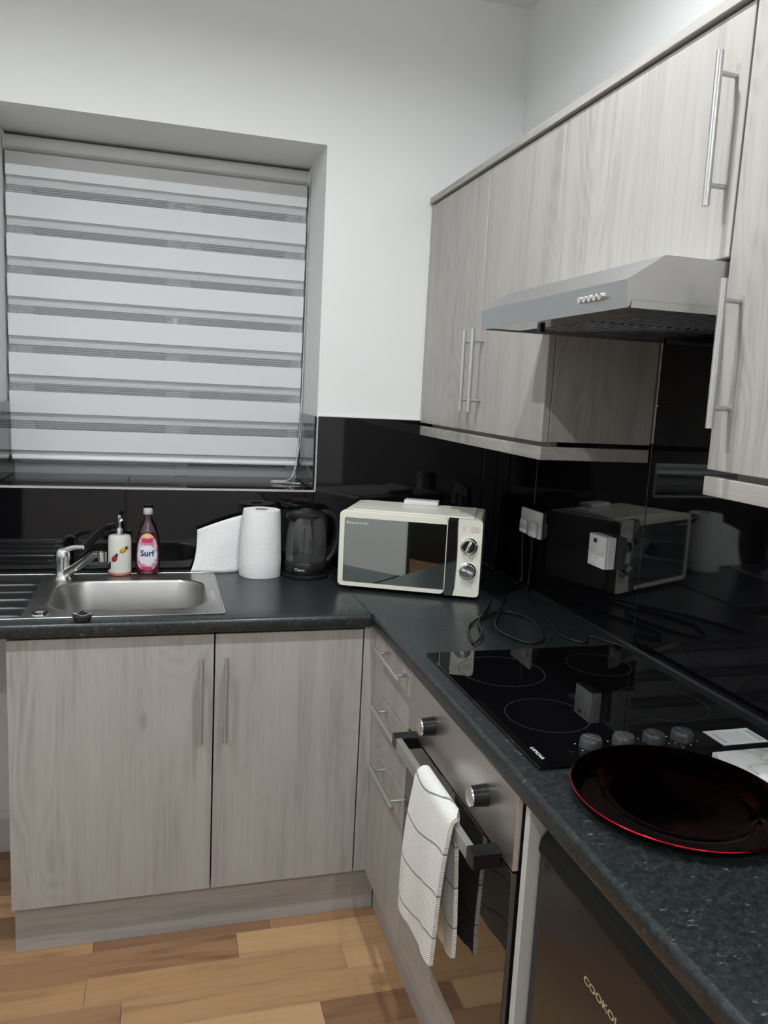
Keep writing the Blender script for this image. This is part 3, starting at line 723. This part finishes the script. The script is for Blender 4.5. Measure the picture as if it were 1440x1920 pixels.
# tap
tp = thing('mixer_tap', 'chrome lever mixer tap behind the sink bowl', 'tap', (-1.447, -0.112, ZW+0.002))
tx, ty, tz = -1.447, -0.112, ZW+0.0022
part(B().lathe([(0.027, tz), (0.027, tz+0.004), (0.0225, tz+0.010), (0.0205, tz+0.03), (0.0205, tz+0.052), (0.0215, tz+0.058)], (tx, ty), 28), 'body', 'chrome', tp, 40)
part(B().lathe([(0.0215, tz+0.0585), (0.0225, tz+0.064), (0.0225, tz+0.080), (0.019, tz+0.092), (0.010, tz+0.098)], (tx, ty), 28), 'cap', 'chrome', tp, 40)
lv = bez([(tx+0.004, ty-0.002, tz+0.088), (tx+0.028, ty-0.012, tz+0.099), (tx+0.060, ty-0.026, tz+0.103)], 6)
part(B().tube(lv, 0.0085, 12, taper=[1.25-0.5*i/(len(lv)-1) for i in range(len(lv))]), 'lever', 'chrome', tp, 60)
sp_ = bez([(tx+0.010, ty-0.010, tz+0.022), (tx+0.040, ty-0.045, tz+0.046), (tx+0.078, ty-0.090, tz+0.082), (tx+0.098, ty-0.112, tz+0.0985), (tx+0.118, ty-0.134, tz+0.104)], 6)
part(B().tube(sp_, 0.0115, 14, taper=[1.25-0.35*i/(len(sp_)-1) for i in range(len(sp_))]), 'spout', 'chrome', tp, 60)
part(B().cyl((tx+0.120, ty-0.136, tz+0.112), (tx+0.121, ty-0.137, tz+0.084), 0.0125, 0.0118, seg=20), 'nozzle', 'chrome', tp, 40)

# plug resting on the front edge
pg = thing('sink_plug', 'black rubber sink plug with a short ball chain on the front rim', 'plug', (-1.354, -0.553, ZW))
part(B().lathe([(0.019, ZW+0.0005), (0.021, ZW+0.004), (0.021, ZW+0.010), (0.024, ZW+0.0115), (0.024, ZW+0.015), (0.010, ZW+0.017)], (-1.354, -0.553), 24), 'stopper', 'black_rubber', pg, 40)
part(B().tube(bez([(-1.360, -0.553, ZW+0.016), (-1.3575, -0.553, ZW+0.024), (-1.352, -0.553, ZW+0.024), (-1.349, -0.553, ZW+0.016)], 5), 0.0022, 8), 'loop', 'black_rubber', pg, 60)
part(beads(bez([(-1.352, -0.551, ZW+0.021), (-1.340, -0.545, ZW+0.0195), (-1.333, -0.541, ZW+0.012), (-1.336, -0.556, ZW+0.0185), (-1.351, -0.572, ZW+0.0175), (-1.366, -0.560, ZW+0.019), (-1.376, -0.541, ZW+0.016)], 6), 0.0019, 0.005), 'ball_chain', 'chrome_satin', pg, 60)

# ================================================================== THINGS ON THE BACK WORKTOP
# soap dispenser
dx_, dy_, dz_ = -1.2870, -0.054, ZW+0.0020
sd = thing('soap_dispenser', 'cream ceramic soap dispenser with ladybird and bee motifs by the sink', 'soap dispenser', (dx_, dy_, dz_))
part(B().lathe([(0.030, dz_), (0.0345, dz_+0.004), (0.0352, dz_+0.011)], (dx_, dy_), 36, cap1=False), 'foot_band', 'coral_glaze', sd, 50)
part(B().lathe([(0.0352, dz_+0.011), (0.0355, dz_+0.02), (0.0348, dz_+0.115), (0.032, dz_+0.1235), (0.025, dz_+0.126), (0.011, dz_+0.1265)], (dx_, dy_), 36), 'body', 'ceramic_cream', sd, 50)
pm = part(B().lathe([(0.0105, dz_+0.126), (0.0105, dz_+0.146), (0.0095, dz_+0.148), (0.0052, dz_+0.149), (0.0050, dz_+0.168), (0.0066, dz_+0.170), (0.0066, dz_+0.186), (0.0055, dz_+0.188)], (dx_, dy_), 24), 'pump', 'chrome', sd, 40)
cdir = Vector((CAM.x-dx_, CAM.y-dy_)).normalized(); caz = math.atan2(cdir.y, cdir.x)
part(B().tube(bez([(dx_, dy_, dz_+0.181), (dx_+0.003, dy_-0.014, dz_+0.182), (dx_+0.006, dy_-0.028, dz_+0.177)], 4), 0.0036, 10), 'nozzle', 'chrome', pm, 60)
def motif(daz, z, name, mat, tilt):
    a = caz+daz; nrm = Vector((math.cos(a), math.sin(a), 0)); tang = Vector((-math.sin(a), math.cos(a), 0)); up = Vector((0, 0, 1))
    ct, st = math.cos(tilt), math.sin(tilt); lx = tang*ct+up*st; ly = -tang*st+up*ct
    rot = Matrix((lx, ly, nrm)).transposed(); c = Vector((dx_, dy_, z))+nrm*0.0345
    K = 1.55
    mo = part(B().sphere(c, 0.0062*K, 1.25, 0.95, 0.30, 2, rot), name, mat, sd, 60)
    part(B().sphere(c+lx*0.0078*K, 0.0034*K, 1, 1, 0.5, 2, rot), 'motif_head', 'black_paint', mo, 60)
    g = B()
    for k in (-1, 1):
        p0 = c+lx*0.0100*K; g.tube([p0, p0+lx*0.0035*K+ly*0.0030*K*k+nrm*0.0006], 0.0007, 5)
    for u, v in ((-0.0035, 0.0025), (0.0025, 0.0025), (-0.0035, -0.0025), (0.0025, -0.0025), (-0.0005, 0)):
        g.sphere(c+(lx*u+ly*v)*K+nrm*0.0016, 0.0014*K, 1, 1, 0.6, 1, rot)
    part(g, 'motif_spots', 'black_paint', mo, 60)
motif(0.26, dz_+0.083, 'bee_motif', 'yellow_paint', 0.55)
motif(-0.46, dz_+0.056, 'ladybird_motif', 'red_paint', 1.1)
motif(-1.08, dz_+0.028, 'ladybird_motif', 'black_paint', 1.2)

# washing-up liquid bottle
wx, wy, wz, wsy = -1.2025, -0.046, ZW+0.0020, 0.72
wb = thing('liquid_bottle', 'dark red washing-up liquid bottle with floral label, right of the dispenser', 'bottle', (wx, wy, wz))
WP = [(0.030, 0.0), (0.0350, 0.004), (0.0372, 0.018), (0.0385, 0.045), (0.0372, 0.078), (0.0325, 0.110), (0.0245, 0.138), (0.0150, 0.158), (0.0092, 0.172), (0.0082, 0.191)]
def wr(z):
    for (ra, za), (rb, zb_) in zip(WP, WP[1:]):
        if za <= z <= zb_: return ra+(rb-ra)*(z-za)/(zb_-za)
    return WP[-1][0]
def wfine(z0, z1, n): return [(wr(z0+(z1-z0)*i/n), wz+z0+(z1-z0)*i/n) for i in range(n+1)]
part(B().lathe([(0.030, wz)]+wfine(0.002, 0.134, 24), (wx, wy), 40, sy=wsy), 'liquid_body', 'bottle_red', wb, 60)
part(B().lathe(wfine(0.134, 0.1905, 12), (wx, wy), 40, sy=wsy, cap0=False), 'neck', 'bottle_clear', wb, 60)
part(B().lathe([(0.0130, wz+0.1905), (0.0142, wz+0.192), (0.0142, wz+0.2055), (0.0130, wz+0.2085), (0.0105, wz+0.2095)], (wx, wy), 28), 'cap', 'cap_white', wb, 40)
def wpt(u, z, off):   # u: metres round the front, measured from the face towards the camera
    r = wr(z); a = -math.pi/2 + u/max(r, 0.02)*1.0 - 0.05
    return Vector((wx+(r+off)*math.cos(a), wy+(r*wsy+off)*math.sin(a), wz+z))
bm = bmesh.new(); uvl = bm.loops.layers.uv.new('UVMap'); grid = []; NV, NU = 36, 24
for i in range(NV+1):
    v = i/NV; z = 0.014+v*0.118; s_ = (v-0.42)/0.58 if v > 0.42 else (v-0.42)/0.42
    half = 0.0345*(max(0, 1-abs(s_)**(2.1 if v > 0.42 else 4.0)))**0.5+0.0006
    grid.append([(bm.verts.new(wpt(half*(2*j/NU-1), z, 0.0007)), (0.5+half*(2*j/NU-1)/0.069, v)) for j in range(NU+1)])
for i in range(NV):
    for j in range(NU):
        q = (grid[i][j], grid[i][j+1], grid[i+1][j+1], grid[i+1][j]); f = bm.faces.new([x[0] for x in q])
        for lp, x in zip(f.loops, q): lp[uvl].uv = x[1]
me = bpy.data.meshes.new('label'); bm.to_mesh(me); bm.free()
lab = link('label', me, 'surf_label', wb, 60)
me = text_mesh('Surf', 0.0265, 0.0002, 'CENTER', 1.0, 0.0007)
for v in me.vertices: v.co = wpt(v.co.x, 0.014+0.118*0.40+v.co.y, 0.0011+v.co.z)
link('lettering', me, 'blue_print', lab)

# kitchen roll
kx, ky = -0.8500, -0.0800
kr = thing('kitchen_roll', 'white kitchen roll standing with its end sheet unrolled to the left', 'kitchen roll', (kx, ky, ZW))
b = B(); rs = []
for r, z in ((0.0660, ZW+0.0005), (0.0672, ZW+0.004), (0.0668, ZW+0.05), (0.0645, ZW+0.12), (0.0610, ZW+0.200), (0.0590, ZW+0.2165), (0.021, ZW+0.2165), (0.0205, ZW+0.17)):
    rs.append(b.ring([(kx+(r+0.0010*math.sin(5*a+z*40))*math.cos(a), ky+(r+0.0010*math.sin(3*a+z*30))*math.sin(a), z) for a in [2*math.pi*i/48 for i in range(48)]]))
b.skin(rs, True, True, True)
part(b, 'roll', 'paper_towel', kr, 60)
part(B().lathe([(0.0204, ZW+0.171), (0.0204, ZW+0.2175), (0.0192, ZW+0.2175), (0.0192, ZW+0.171)], (kx, ky), 28, cap0=False, cap1=False), 'core', 'core_card', kr, 40)
vs = []; NU, NV = 30, 16
for i in range(NU+1):
    u = i/NU
    for j in range(NV+1):
        v = j/NV; top = 0.190-0.050*u**1.3-0.0
        x = kx-0.050-u*0.150-0.010*(1-v)**3*u*2; y = -0.030-0.012*math.sin(u*math.pi)*0.9-0.008*(1-v)**2*math.sin(u*5)-0.006*u+0.004*math.sin(v*5+u*4)
        vs.append((x, y-0.010*(1-v)**4*u, ZW+0.0008+top*v+(0.0028 if x < -0.992 else 0)*(1-v)))
fc = [(i*(NV+1)+j, (i+1)*(NV+1)+j, (i+1)*(NV+1)+j+1, i*(NV+1)+j+1) for i in range(NU) for j in range(NV)]
o = part(B().raw(vs, fc), 'loose_sheet', 'paper_towel', kr, 60)
md = o.modifiers.new('thickness', 'SOLIDIFY'); md.thickness = 0.0007

# kettle
qx, qy = -0.7030, -0.0950
kt = thing('kettle', 'black and clear glass electric kettle beside the kitchen roll', 'kettle', (qx, qy, ZW))
part(B().lathe([(0.074, ZW+0.0004), (0.0765, ZW+0.003), (0.0765, ZW+0.010), (0.071, ZW+0.0145)], (qx, qy), 44), 'power_base', 'black_plastic', kt, 40)
part(B().lathe([(0.069, ZW+0.0155), (0.0705, ZW+0.019), (0.0705, ZW+0.050), (0.0685, ZW+0.0535)], (qx, qy), 44), 'bottom_collar', 'black_plastic', kt, 40)
part(B().lathe([(0.064, ZW+0.0537), (0.050, ZW+0.0562)], (qx, qy), 40), 'heating_plate', 'chrome_satin', kt, 40)
part(B().lathe([(0.0690, ZW+0.0537), (0.0698, ZW+0.075), (0.0692, ZW+0.105), (0.0675, ZW+0.140), (0.0640, ZW+0.168), (0.0590, ZW+0.186), (0.0550, ZW+0.196)], (qx, qy), 48, cap0=False, cap1=False), 'glass_jug', 'kettle_glass', kt, 60)
part(B().lathe([(0.0660, ZW+0.0575), (0.0672, ZW+0.074)], (qx, qy), 40), 'water', 'water', kt, 40)
lid = part(B().lathe([(0.0560, ZW+0.1965), (0.0605, ZW+0.199), (0.0605, ZW+0.207), (0.054, ZW+0.213), (0.026, ZW+0.2165), (0.022, ZW+0.2215), (0.012, ZW+0.2235)], (qx, qy), 40), 'lid', 'black_plastic', kt, 40)
spx = [(qx-0.046, qy-0.026, ZW+0.197), (qx-0.064, qy-0.036, ZW+0.204), (qx-0.072, qy-0.0405, ZW+0.2095)]
part(B().tube(spx, 0.012, 12, taper=[1.3, 1.0, 0.6]), 'spout', 'black_plastic', kt, 60)
hdp = bez([(qx+0.045, qy+0.014, ZW+0.206), (qx+0.080, qy+0.020, ZW+0.204), (qx+0.104, qy+0.024, ZW+0.180), (qx+0.112, qy+0.026, ZW+0.130), (qx+0.100, qy+0.024, ZW+0.080), (qx+0.078, qy+0.020, ZW+0.046), (qx+0.062, qy+0.014, ZW+0.034)], 6)
part(B().tube(hdp, 0.0125, 14), 'handle', 'black_plastic', kt, 60)
me = text_mesh('Ciano', 0.0125, 0.0003, 'LEFT', 1.15)
kaz = math.atan2(CAM.y-qy, CAM.x-qx)
for v in me.vertices:
    a = kaz-0.52+v.co.x/0.0705; r = 0.0708+v.co.z
    v.co = Vector((qx+r*math.cos(a), qy+r*math.sin(a), ZW+0.028+v.co.y))
link('lettering', me, 'white_print', kt)

# microwave (built in its own frame: X along the front, Y into the depth)
MWA = math.atan2(-0.186, 0.396)
mw = thing('microwave', 'cream microwave with dark mirrored door turned across the corner', 'microwave', (-0.6365, -0.281, ZW), MWA)
MW, MD_, MZ0, MZ1 = 0.437, 0.285, 0.012, 0.247
def mp_(b, n, m, par=mw, sm=None, label=None): return part(b, n, m, par, sm, True, label)
mp_(B().box(0.004, MW-0.004, 0.030, MD_, MZ0+0.002, MZ1-0.002, 0.008, 3), 'casing', 'cream_plastic', sm=40)
def rr2(x0, x1, z0, z1, r, n=6):
    out = []
    for cx, cz, a0 in ((x1-r, z0+r, -90), (x1-r, z1-r, 0), (x0+r, z1-r, 90), (x0+r, z0+r, 180)):
        for k in range(n+1):
            a = math.radians(a0+90*k/n); out.append((cx+r*math.cos(a), cz+r*math.sin(a)))
    return out
def framed(b, o0, i0, y0, y1):   # ring-shaped bezel
    A = b.ring([(x, y1, z) for x, z in o0]); Bq = b.ring([(x, y0+0.004, z) for x, z in o0])
    o1 = [(x*0.985+0.0025, z*0.985+0.0019) for x, z in o0]
    Cq = b.ring([(x, y0, z) for x, z in o1]); D = b.ring([(x, y0, z) for x, z in i0]); E_ = b.ring([(x, y1, z) for x, z in i0])
    return b.skin([A, Bq, Cq, D, E_, A], True)
dr_ = mp_(framed(B(), rr2(0.0, 0.333, MZ0, MZ1, 0.014), rr2(0.0165, 0.3325, MZ0+0.0135, MZ1-0.0195, 0.005), 0.0, 0.029), 'door', 'cream_plastic', sm=30)
mp_(B().prism(rr2(0.0170, 0.3318, MZ0+0.0140, MZ1-0.0200, 0.005), 1, 0.0035, 0.0085), 'door_mirror', 'mirror_dark', dr_)
hp = [(0.3335, MZ0), (0.356, MZ0)] + [(0.360+0.0042*math.sin(math.pi*k/8), MZ0+(MZ1-MZ0-0.004)*k/8) for k in range(1, 8)] + [(0.3620, MZ1-0.004), (0.3335, MZ1-0.004)]
mp_(B().prism(hp, 1, -0.004, 0.016), 'door_handle', 'mirror_handle', dr_)
pp = [(0.3585, MZ0), (MW-0.012, MZ0), (MW-0.003, MZ0+0.003), (MW, MZ0+0.012), (MW, MZ1-0.012), (MW-0.003, MZ1-0.003), (MW-0.012, MZ1), (0.3645, MZ1)] + [(0.3625+0.0042*math.sin(math.pi*k/8), MZ0+(MZ1-MZ0)*k/8) for k in range(7, 0, -1)]
cp = mp_(B().prism(pp, 1, 0.0, 0.029), 'control_panel', 'cream_plastic')
mp_(B().box(0.3340, 0.3630, 0.003, 0.026, MZ1-0.0045, MZ1-0.0005), 'release_slot', 'black_matte')
for kz in (0.168, 0.092):
    k = mp_(B().lathe([(0.0255, 0.0), (0.0255, 0.004), (0.0215, 0.0065), (0.0205, 0.016), (0.018, 0.0185)], (0, 0), 32), 'dial', 'chrome', cp, 40)
    k.data.transform(Matrix.Translation((0.400, 0.0, kz)) @ Matrix.Rotation(math.radians(90), 4, 'X'))
    g = B().box(-0.0042, 0.0042, -0.0175, 0.0175, 0.0180, 0.0255, 0.0015); g.bm.transform(Matrix.Translation((0.400, 0.0, kz)) @ Matrix.Rotation(math.radians(90), 4, 'X') @ Matrix.Rotation(-0.35 if kz > 0.12 else 1.2, 4, 'Z'))
    mp_(g, 'dial_grip', 'chrome', k, 40)
    g = B()
    for i in range(9):
        a = math.radians(215-i*31); g.box(0.400+0.0295*math.cos(a)-0.0016, 0.400+0.0295*math.cos(a)+0.0016, -0.0003, 0.0002, kz+0.0295*math.sin(a)-0.0006, kz+0.0295*math.sin(a)+0.0006)
    mp_(g, 'dial_marks', 'grey_print', cp)
g = B()
for i in range(4):
    g.box(0.402, 0.4275, -0.0003, 0.0002, 0.2235-i*0.0046, 0.2250-i*0.0046)
    if i < 3: g.box(0.376, 0.388, -0.0003, 0.0002, 0.2240-i*0.0055, 0.2252-i*0.0055)
mp_(g, 'warning_print', 'microwave_print', cp)
lettering('Russell Hobbs', 0.0105, frame((0.0300, 0.0031, 0.208), (1, 0, 0), (0, 0, 1)), 'white_print', dr_, local=True)
mp_(B().box(0.0225, 0.0265, 0.0026, 0.0034, 0.2075, 0.2155, 0.0003, 1), 'badge', 'white_print', dr_)
mp_(B().box(0.03, MW-0.03, 0.045, MD_-0.02, MZ1-0.003, MZ1+0.0012, 0.001, 1), 'top_pressing', 'cream_plastic', sm=40)
for fx in (0.03, MW-0.03):
    for fy in (0.04, MD_-0.03): mp_(B().cyl((fx, fy, 0.0002), (fx, fy, MZ0+0.003), 0.012, seg=14), 'foot', 'black_rubber')
bxm = WM[mw.name]
g = B().box(0.165, 0.278, 0.222, 0.274, MZ1+0.0014, MZ1+0.0165, 0.003, 2); g.bm.transform(bxm)
tag(g.obj('plastic_box', 'white_plastic', None, 40), 'flat white plastic box lying on top of the microwave', 'box')

# ================================================================== HOB AND THINGS ON THE RIGHT WORKTOP
HX0, HX1, HB0, HB1 = -0.5560, -0.045, -0.917, -1.5075
hob = thing('hob', 'black glass ceramic hob with four round cooking zones', 'hob', (-0.30, -1.21, ZW))
HZ = ZW+0.0055
part(B().box(HX0, HX1, HB0, HB1, ZW+0.0004, HZ, 0.0015, 2), 'glass_top', 'black_glass', hob)
def annulus(cx, cy, r, w=0.0011):
    b = B(); n = 72
    rs = [b.ring([(cx+q*math.cos(2*math.pi*i/n), cy+q*math.sin(2*math.pi*i/n), z) for i in range(n)]) for q, z in ((r-w, HZ), (r-w, HZ+0.00025), (r+w, HZ+0.00025), (r+w, HZ))]
    return b.skin(rs, True)
for cx, cy, r in ((-0.438, -1.304, 0.0815), (-0.425, -1.058, 0.096), (-0.168, -1.285, 0.092), (-0.175, -1.050, 0.075)):
    part(annulus(cx, cy, r), 'cooking_zone', 'hob_print', hob)
for kx_, ang in ((-0.424, 0.7), (-0.358, 0.0), (-0.295, 0.0), (-0.235, 0.0)):
    ky_ = -1.4455
    k = part(B().lathe([(0.0205, HZ), (0.0200, HZ+0.012), (0.0180, HZ+0.0165), (0.0165, HZ+0.0170)], (kx_, ky_), 28), 'control_knob', 'knob_clear', hob, 40)
    g = B().box(-0.0011, 0.0011, -0.0150, 0.0150, 0, 0.0012); g.bm.transform(Matrix.Translation((kx_, ky_, HZ+0.0168)) @ Matrix.Rotation(ang, 4, 'Z'))
    part(g, 'pointer', 'chrome_satin', k)
g = B()
for kx_ in (-0.424, -0.358, -0.295, -0.235):
    for i in range(6):
        a = math.radians(-150+i*60); g.box(kx_+0.027*math.cos(a)-0.0014, kx_+0.027*math.cos(a)+0.0014, -1.4455+0.027*math.sin(a)-0.0008, -1.4455+0.027*math.sin(a)+0.0008, HZ, HZ+0.0002)
part(g, 'scale_marks', 'white_print', hob)
lettering('LAMONA', 0.0112, frame((-0.537, -1.432, HZ+0.0002), (0, -1, 0), (1, 0, 0)), 'white_print', hob)
g = B().box(-0.482, -0.462, -1.4605, -1.4595, HZ, HZ+0.0002).box(-0.4725, -0.4715, -1.470, -1.450, HZ, HZ+0.0002)
part(g, 'locator_cross', 'hob_print', hob)

cd = thing('instruction_card', 'white printed card lying on the corner of the hob', 'card', (-0.125, -1.455, HZ))
part(B().box(-0.174, -0.075, -1.4855, -1.4250, HZ+0.0004, HZ+0.0010), 'card', 'paper_card', cd)
g = B()
for i in range(2): g.box(-0.088+i*0.0058-0.0012, -0.088+i*0.0058+0.0012, -1.478+i*0.002, -1.432-i*0.003, HZ+0.0010, HZ+0.0012)
for i in range(6): g.box(-0.105-i*0.0068-0.0005, -0.105-i*0.0068+0.0005, -1.476, -1.434-0.004*(i % 3), HZ+0.0010, HZ+0.0012)
for i in range(5): g.box(-0.161-0.002, -0.161+0.002, -1.474+i*0.008, -1.470+i*0.008, HZ+0.0010, HZ+0.0012)
part(g, 'print_lines', 'grey_print', cd)

mb = B().box(-0.2240, -0.030, -1.5150, -1.700, ZW+0.0006, ZW+0.0120, 0.003, 2)
tag(mb.obj('marble_board', 'marble', None, 40), 'white veined marble board behind the dark red plate', 'board')

px_, py_ = -0.3860, -1.6450
pl = thing('charger_plate', 'large glossy dark red charger plate on the right worktop', 'plate', (px_, py_, ZW))
prof = [(0.098, ZW+0.0006), (0.104, ZW+0.0010), (0.114, ZW+0.0060), (0.124, ZW+0.0105), (0.150, ZW+0.0150), (0.1635, ZW+0.0178)]
under = [(0.002, ZW+0.0004)] + prof
topp = [(0.1640, ZW+0.0205), (0.150, ZW+0.0182), (0.125, ZW+0.0138), (0.1165, ZW+0.0098), (0.1085, ZW+0.0052), (0.100, ZW+0.0042), (0.002, ZW+0.0040)]
part(B().lathe(under+topp, (px_, py_), 96), 'dish', 'plate_red', pl, 60)
part(B().tube([(px_+0.1645*math.cos(2*math.pi*i/96), py_+0.1645*math.sin(2*math.pi*i/96), ZW+0.0192) for i in range(97)], 0.0016, 8, False), 'rim', 'plate_rim_red', pl, 60)

# sockets on the right wall
so = thing('wall_socket', 'white double wall socket with a plug, right of the microwave', 'socket', (-0.01, -0.33, 1.103))
part(B().box(-TT-0.0095, -TT-0.0002, -0.252, -0.398, 1.103, 1.189, 0.0035, 2), 'plate', 'white_plastic', so, 40)
for y in (-0.302, -0.352): part(B().box(-TT-0.0125, -TT-0.0090, y-0.006, y+0.006, 1.163, 1.181, 0.001, 1), 'rocker', 'white_plastic', so)
for y in (-0.259, -0.391): part(B().cyl((-TT-0.0090, y, 1.146), (-TT-0.0105, y, 1.146), 0.0028, seg=12), 'screw', 'chrome_satin', so)
pgm = part(B().box(-TT-0.024, -TT-0.0098, -0.337, -0.385, 1.106, 1.156, 0.006, 3), 'plug', 'white_plastic', so, 40)
pg2 = part(B().box(-TT-0.022, -TT-0.0098, -0.270, -0.316, 1.108, 1.154, 0.006, 3), 'plug', 'white_plastic', so, 40)
for y in (-0.293, -0.361): part(B().cyl((-0.0245, y, 1.112), (-0.0245, y, 1.090), 0.0052, 0.004, seg=12), 'cable_grip', 'black_plastic', so)
sw = thing('cooker_switch', 'white surface-mounted switch with dark red neon above the hob', 'switch', (-0.02, -0.773, 1.103))
part(B().box(-TT-0.0245, -TT-0.0002, -0.7305, -0.8165, 1.104, 1.190, 0.002, 1), 'back_box', 'white_plastic', sw)
part(B().box(-TT-0.0320, -TT-0.0247, -0.7305, -0.8165, 1.104, 1.190, 0.0025, 2), 'plate', 'white_plastic', sw, 40)
part(B().box(-TT-0.0340, -TT-0.0318, -0.7560, -0.7710, 1.1690, 1.1800, 0.0006, 1), 'neon', 'neon_red', sw)
for y in (-0.7385, -0.8085): part(B().cyl((-TT-0.0318, y, 1.147), (-TT-0.0330, y, 1.147), 0.0026, seg=12), 'screw', 'chrome_satin', sw)
part(B().box(-TT-0.0324, -TT-0.0319, -0.765, -0.779, 1.1270, 1.1290), 'print_line', 'grey_print', sw)
# cables
CZ = ZW+0.0040
c1 = [(-0.0245, -0.293, 1.091), (-0.022, -0.294, 1.04), (-0.020, -0.300, 0.975), (-0.024, -0.305, CZ+0.02), (-0.050, -0.300, CZ), (-0.130, -0.420, CZ), (-0.230, -0.600, CZ), (-0.300, -0.745, CZ), (-0.275, -0.865, CZ),
      (-0.215, -0.845, CZ), (-0.170, -0.690, CZ), (-0.205, -0.600, CZ+0.002), (-0.290, -0.640, CZ+0.004), (-0.370, -0.720, CZ), (-0.412, -0.855, CZ), (-0.365, -0.800, CZ+0.007), (-0.330, -0.690, CZ+0.004), (-0.250, -0.560, CZ+0.003), (-0.195, -0.455, CZ)]
tag(B().tube(bez(c1, 8, CZ), 0.0033, 8).obj('power_cable', 'cable_black', None, 60), 'black power cable looped on the worktop beside the microwave', 'cable')
c2 = [(-0.0245, -0.361, 1.091), (-0.022, -0.362, 1.03), (-0.019, -0.350, 0.975), (-0.022, -0.355, CZ+0.015), (-0.045, -0.40, CZ), (-0.085, -0.52, CZ), (-0.110, -0.66, CZ), (-0.150, -0.815, CZ), (-0.120, -0.885, CZ), (-0.080, -0.835, CZ), (-0.055, -0.880, CZ), (-0.030, -0.935, CZ), (-0.026, -1.00, CZ)]
tag(B().tube(bez(c2, 8, CZ), 0.0030, 8).obj('power_cable', 'cable_black', None, 60), 'black power cable running along the wall towards the hob', 'cable')
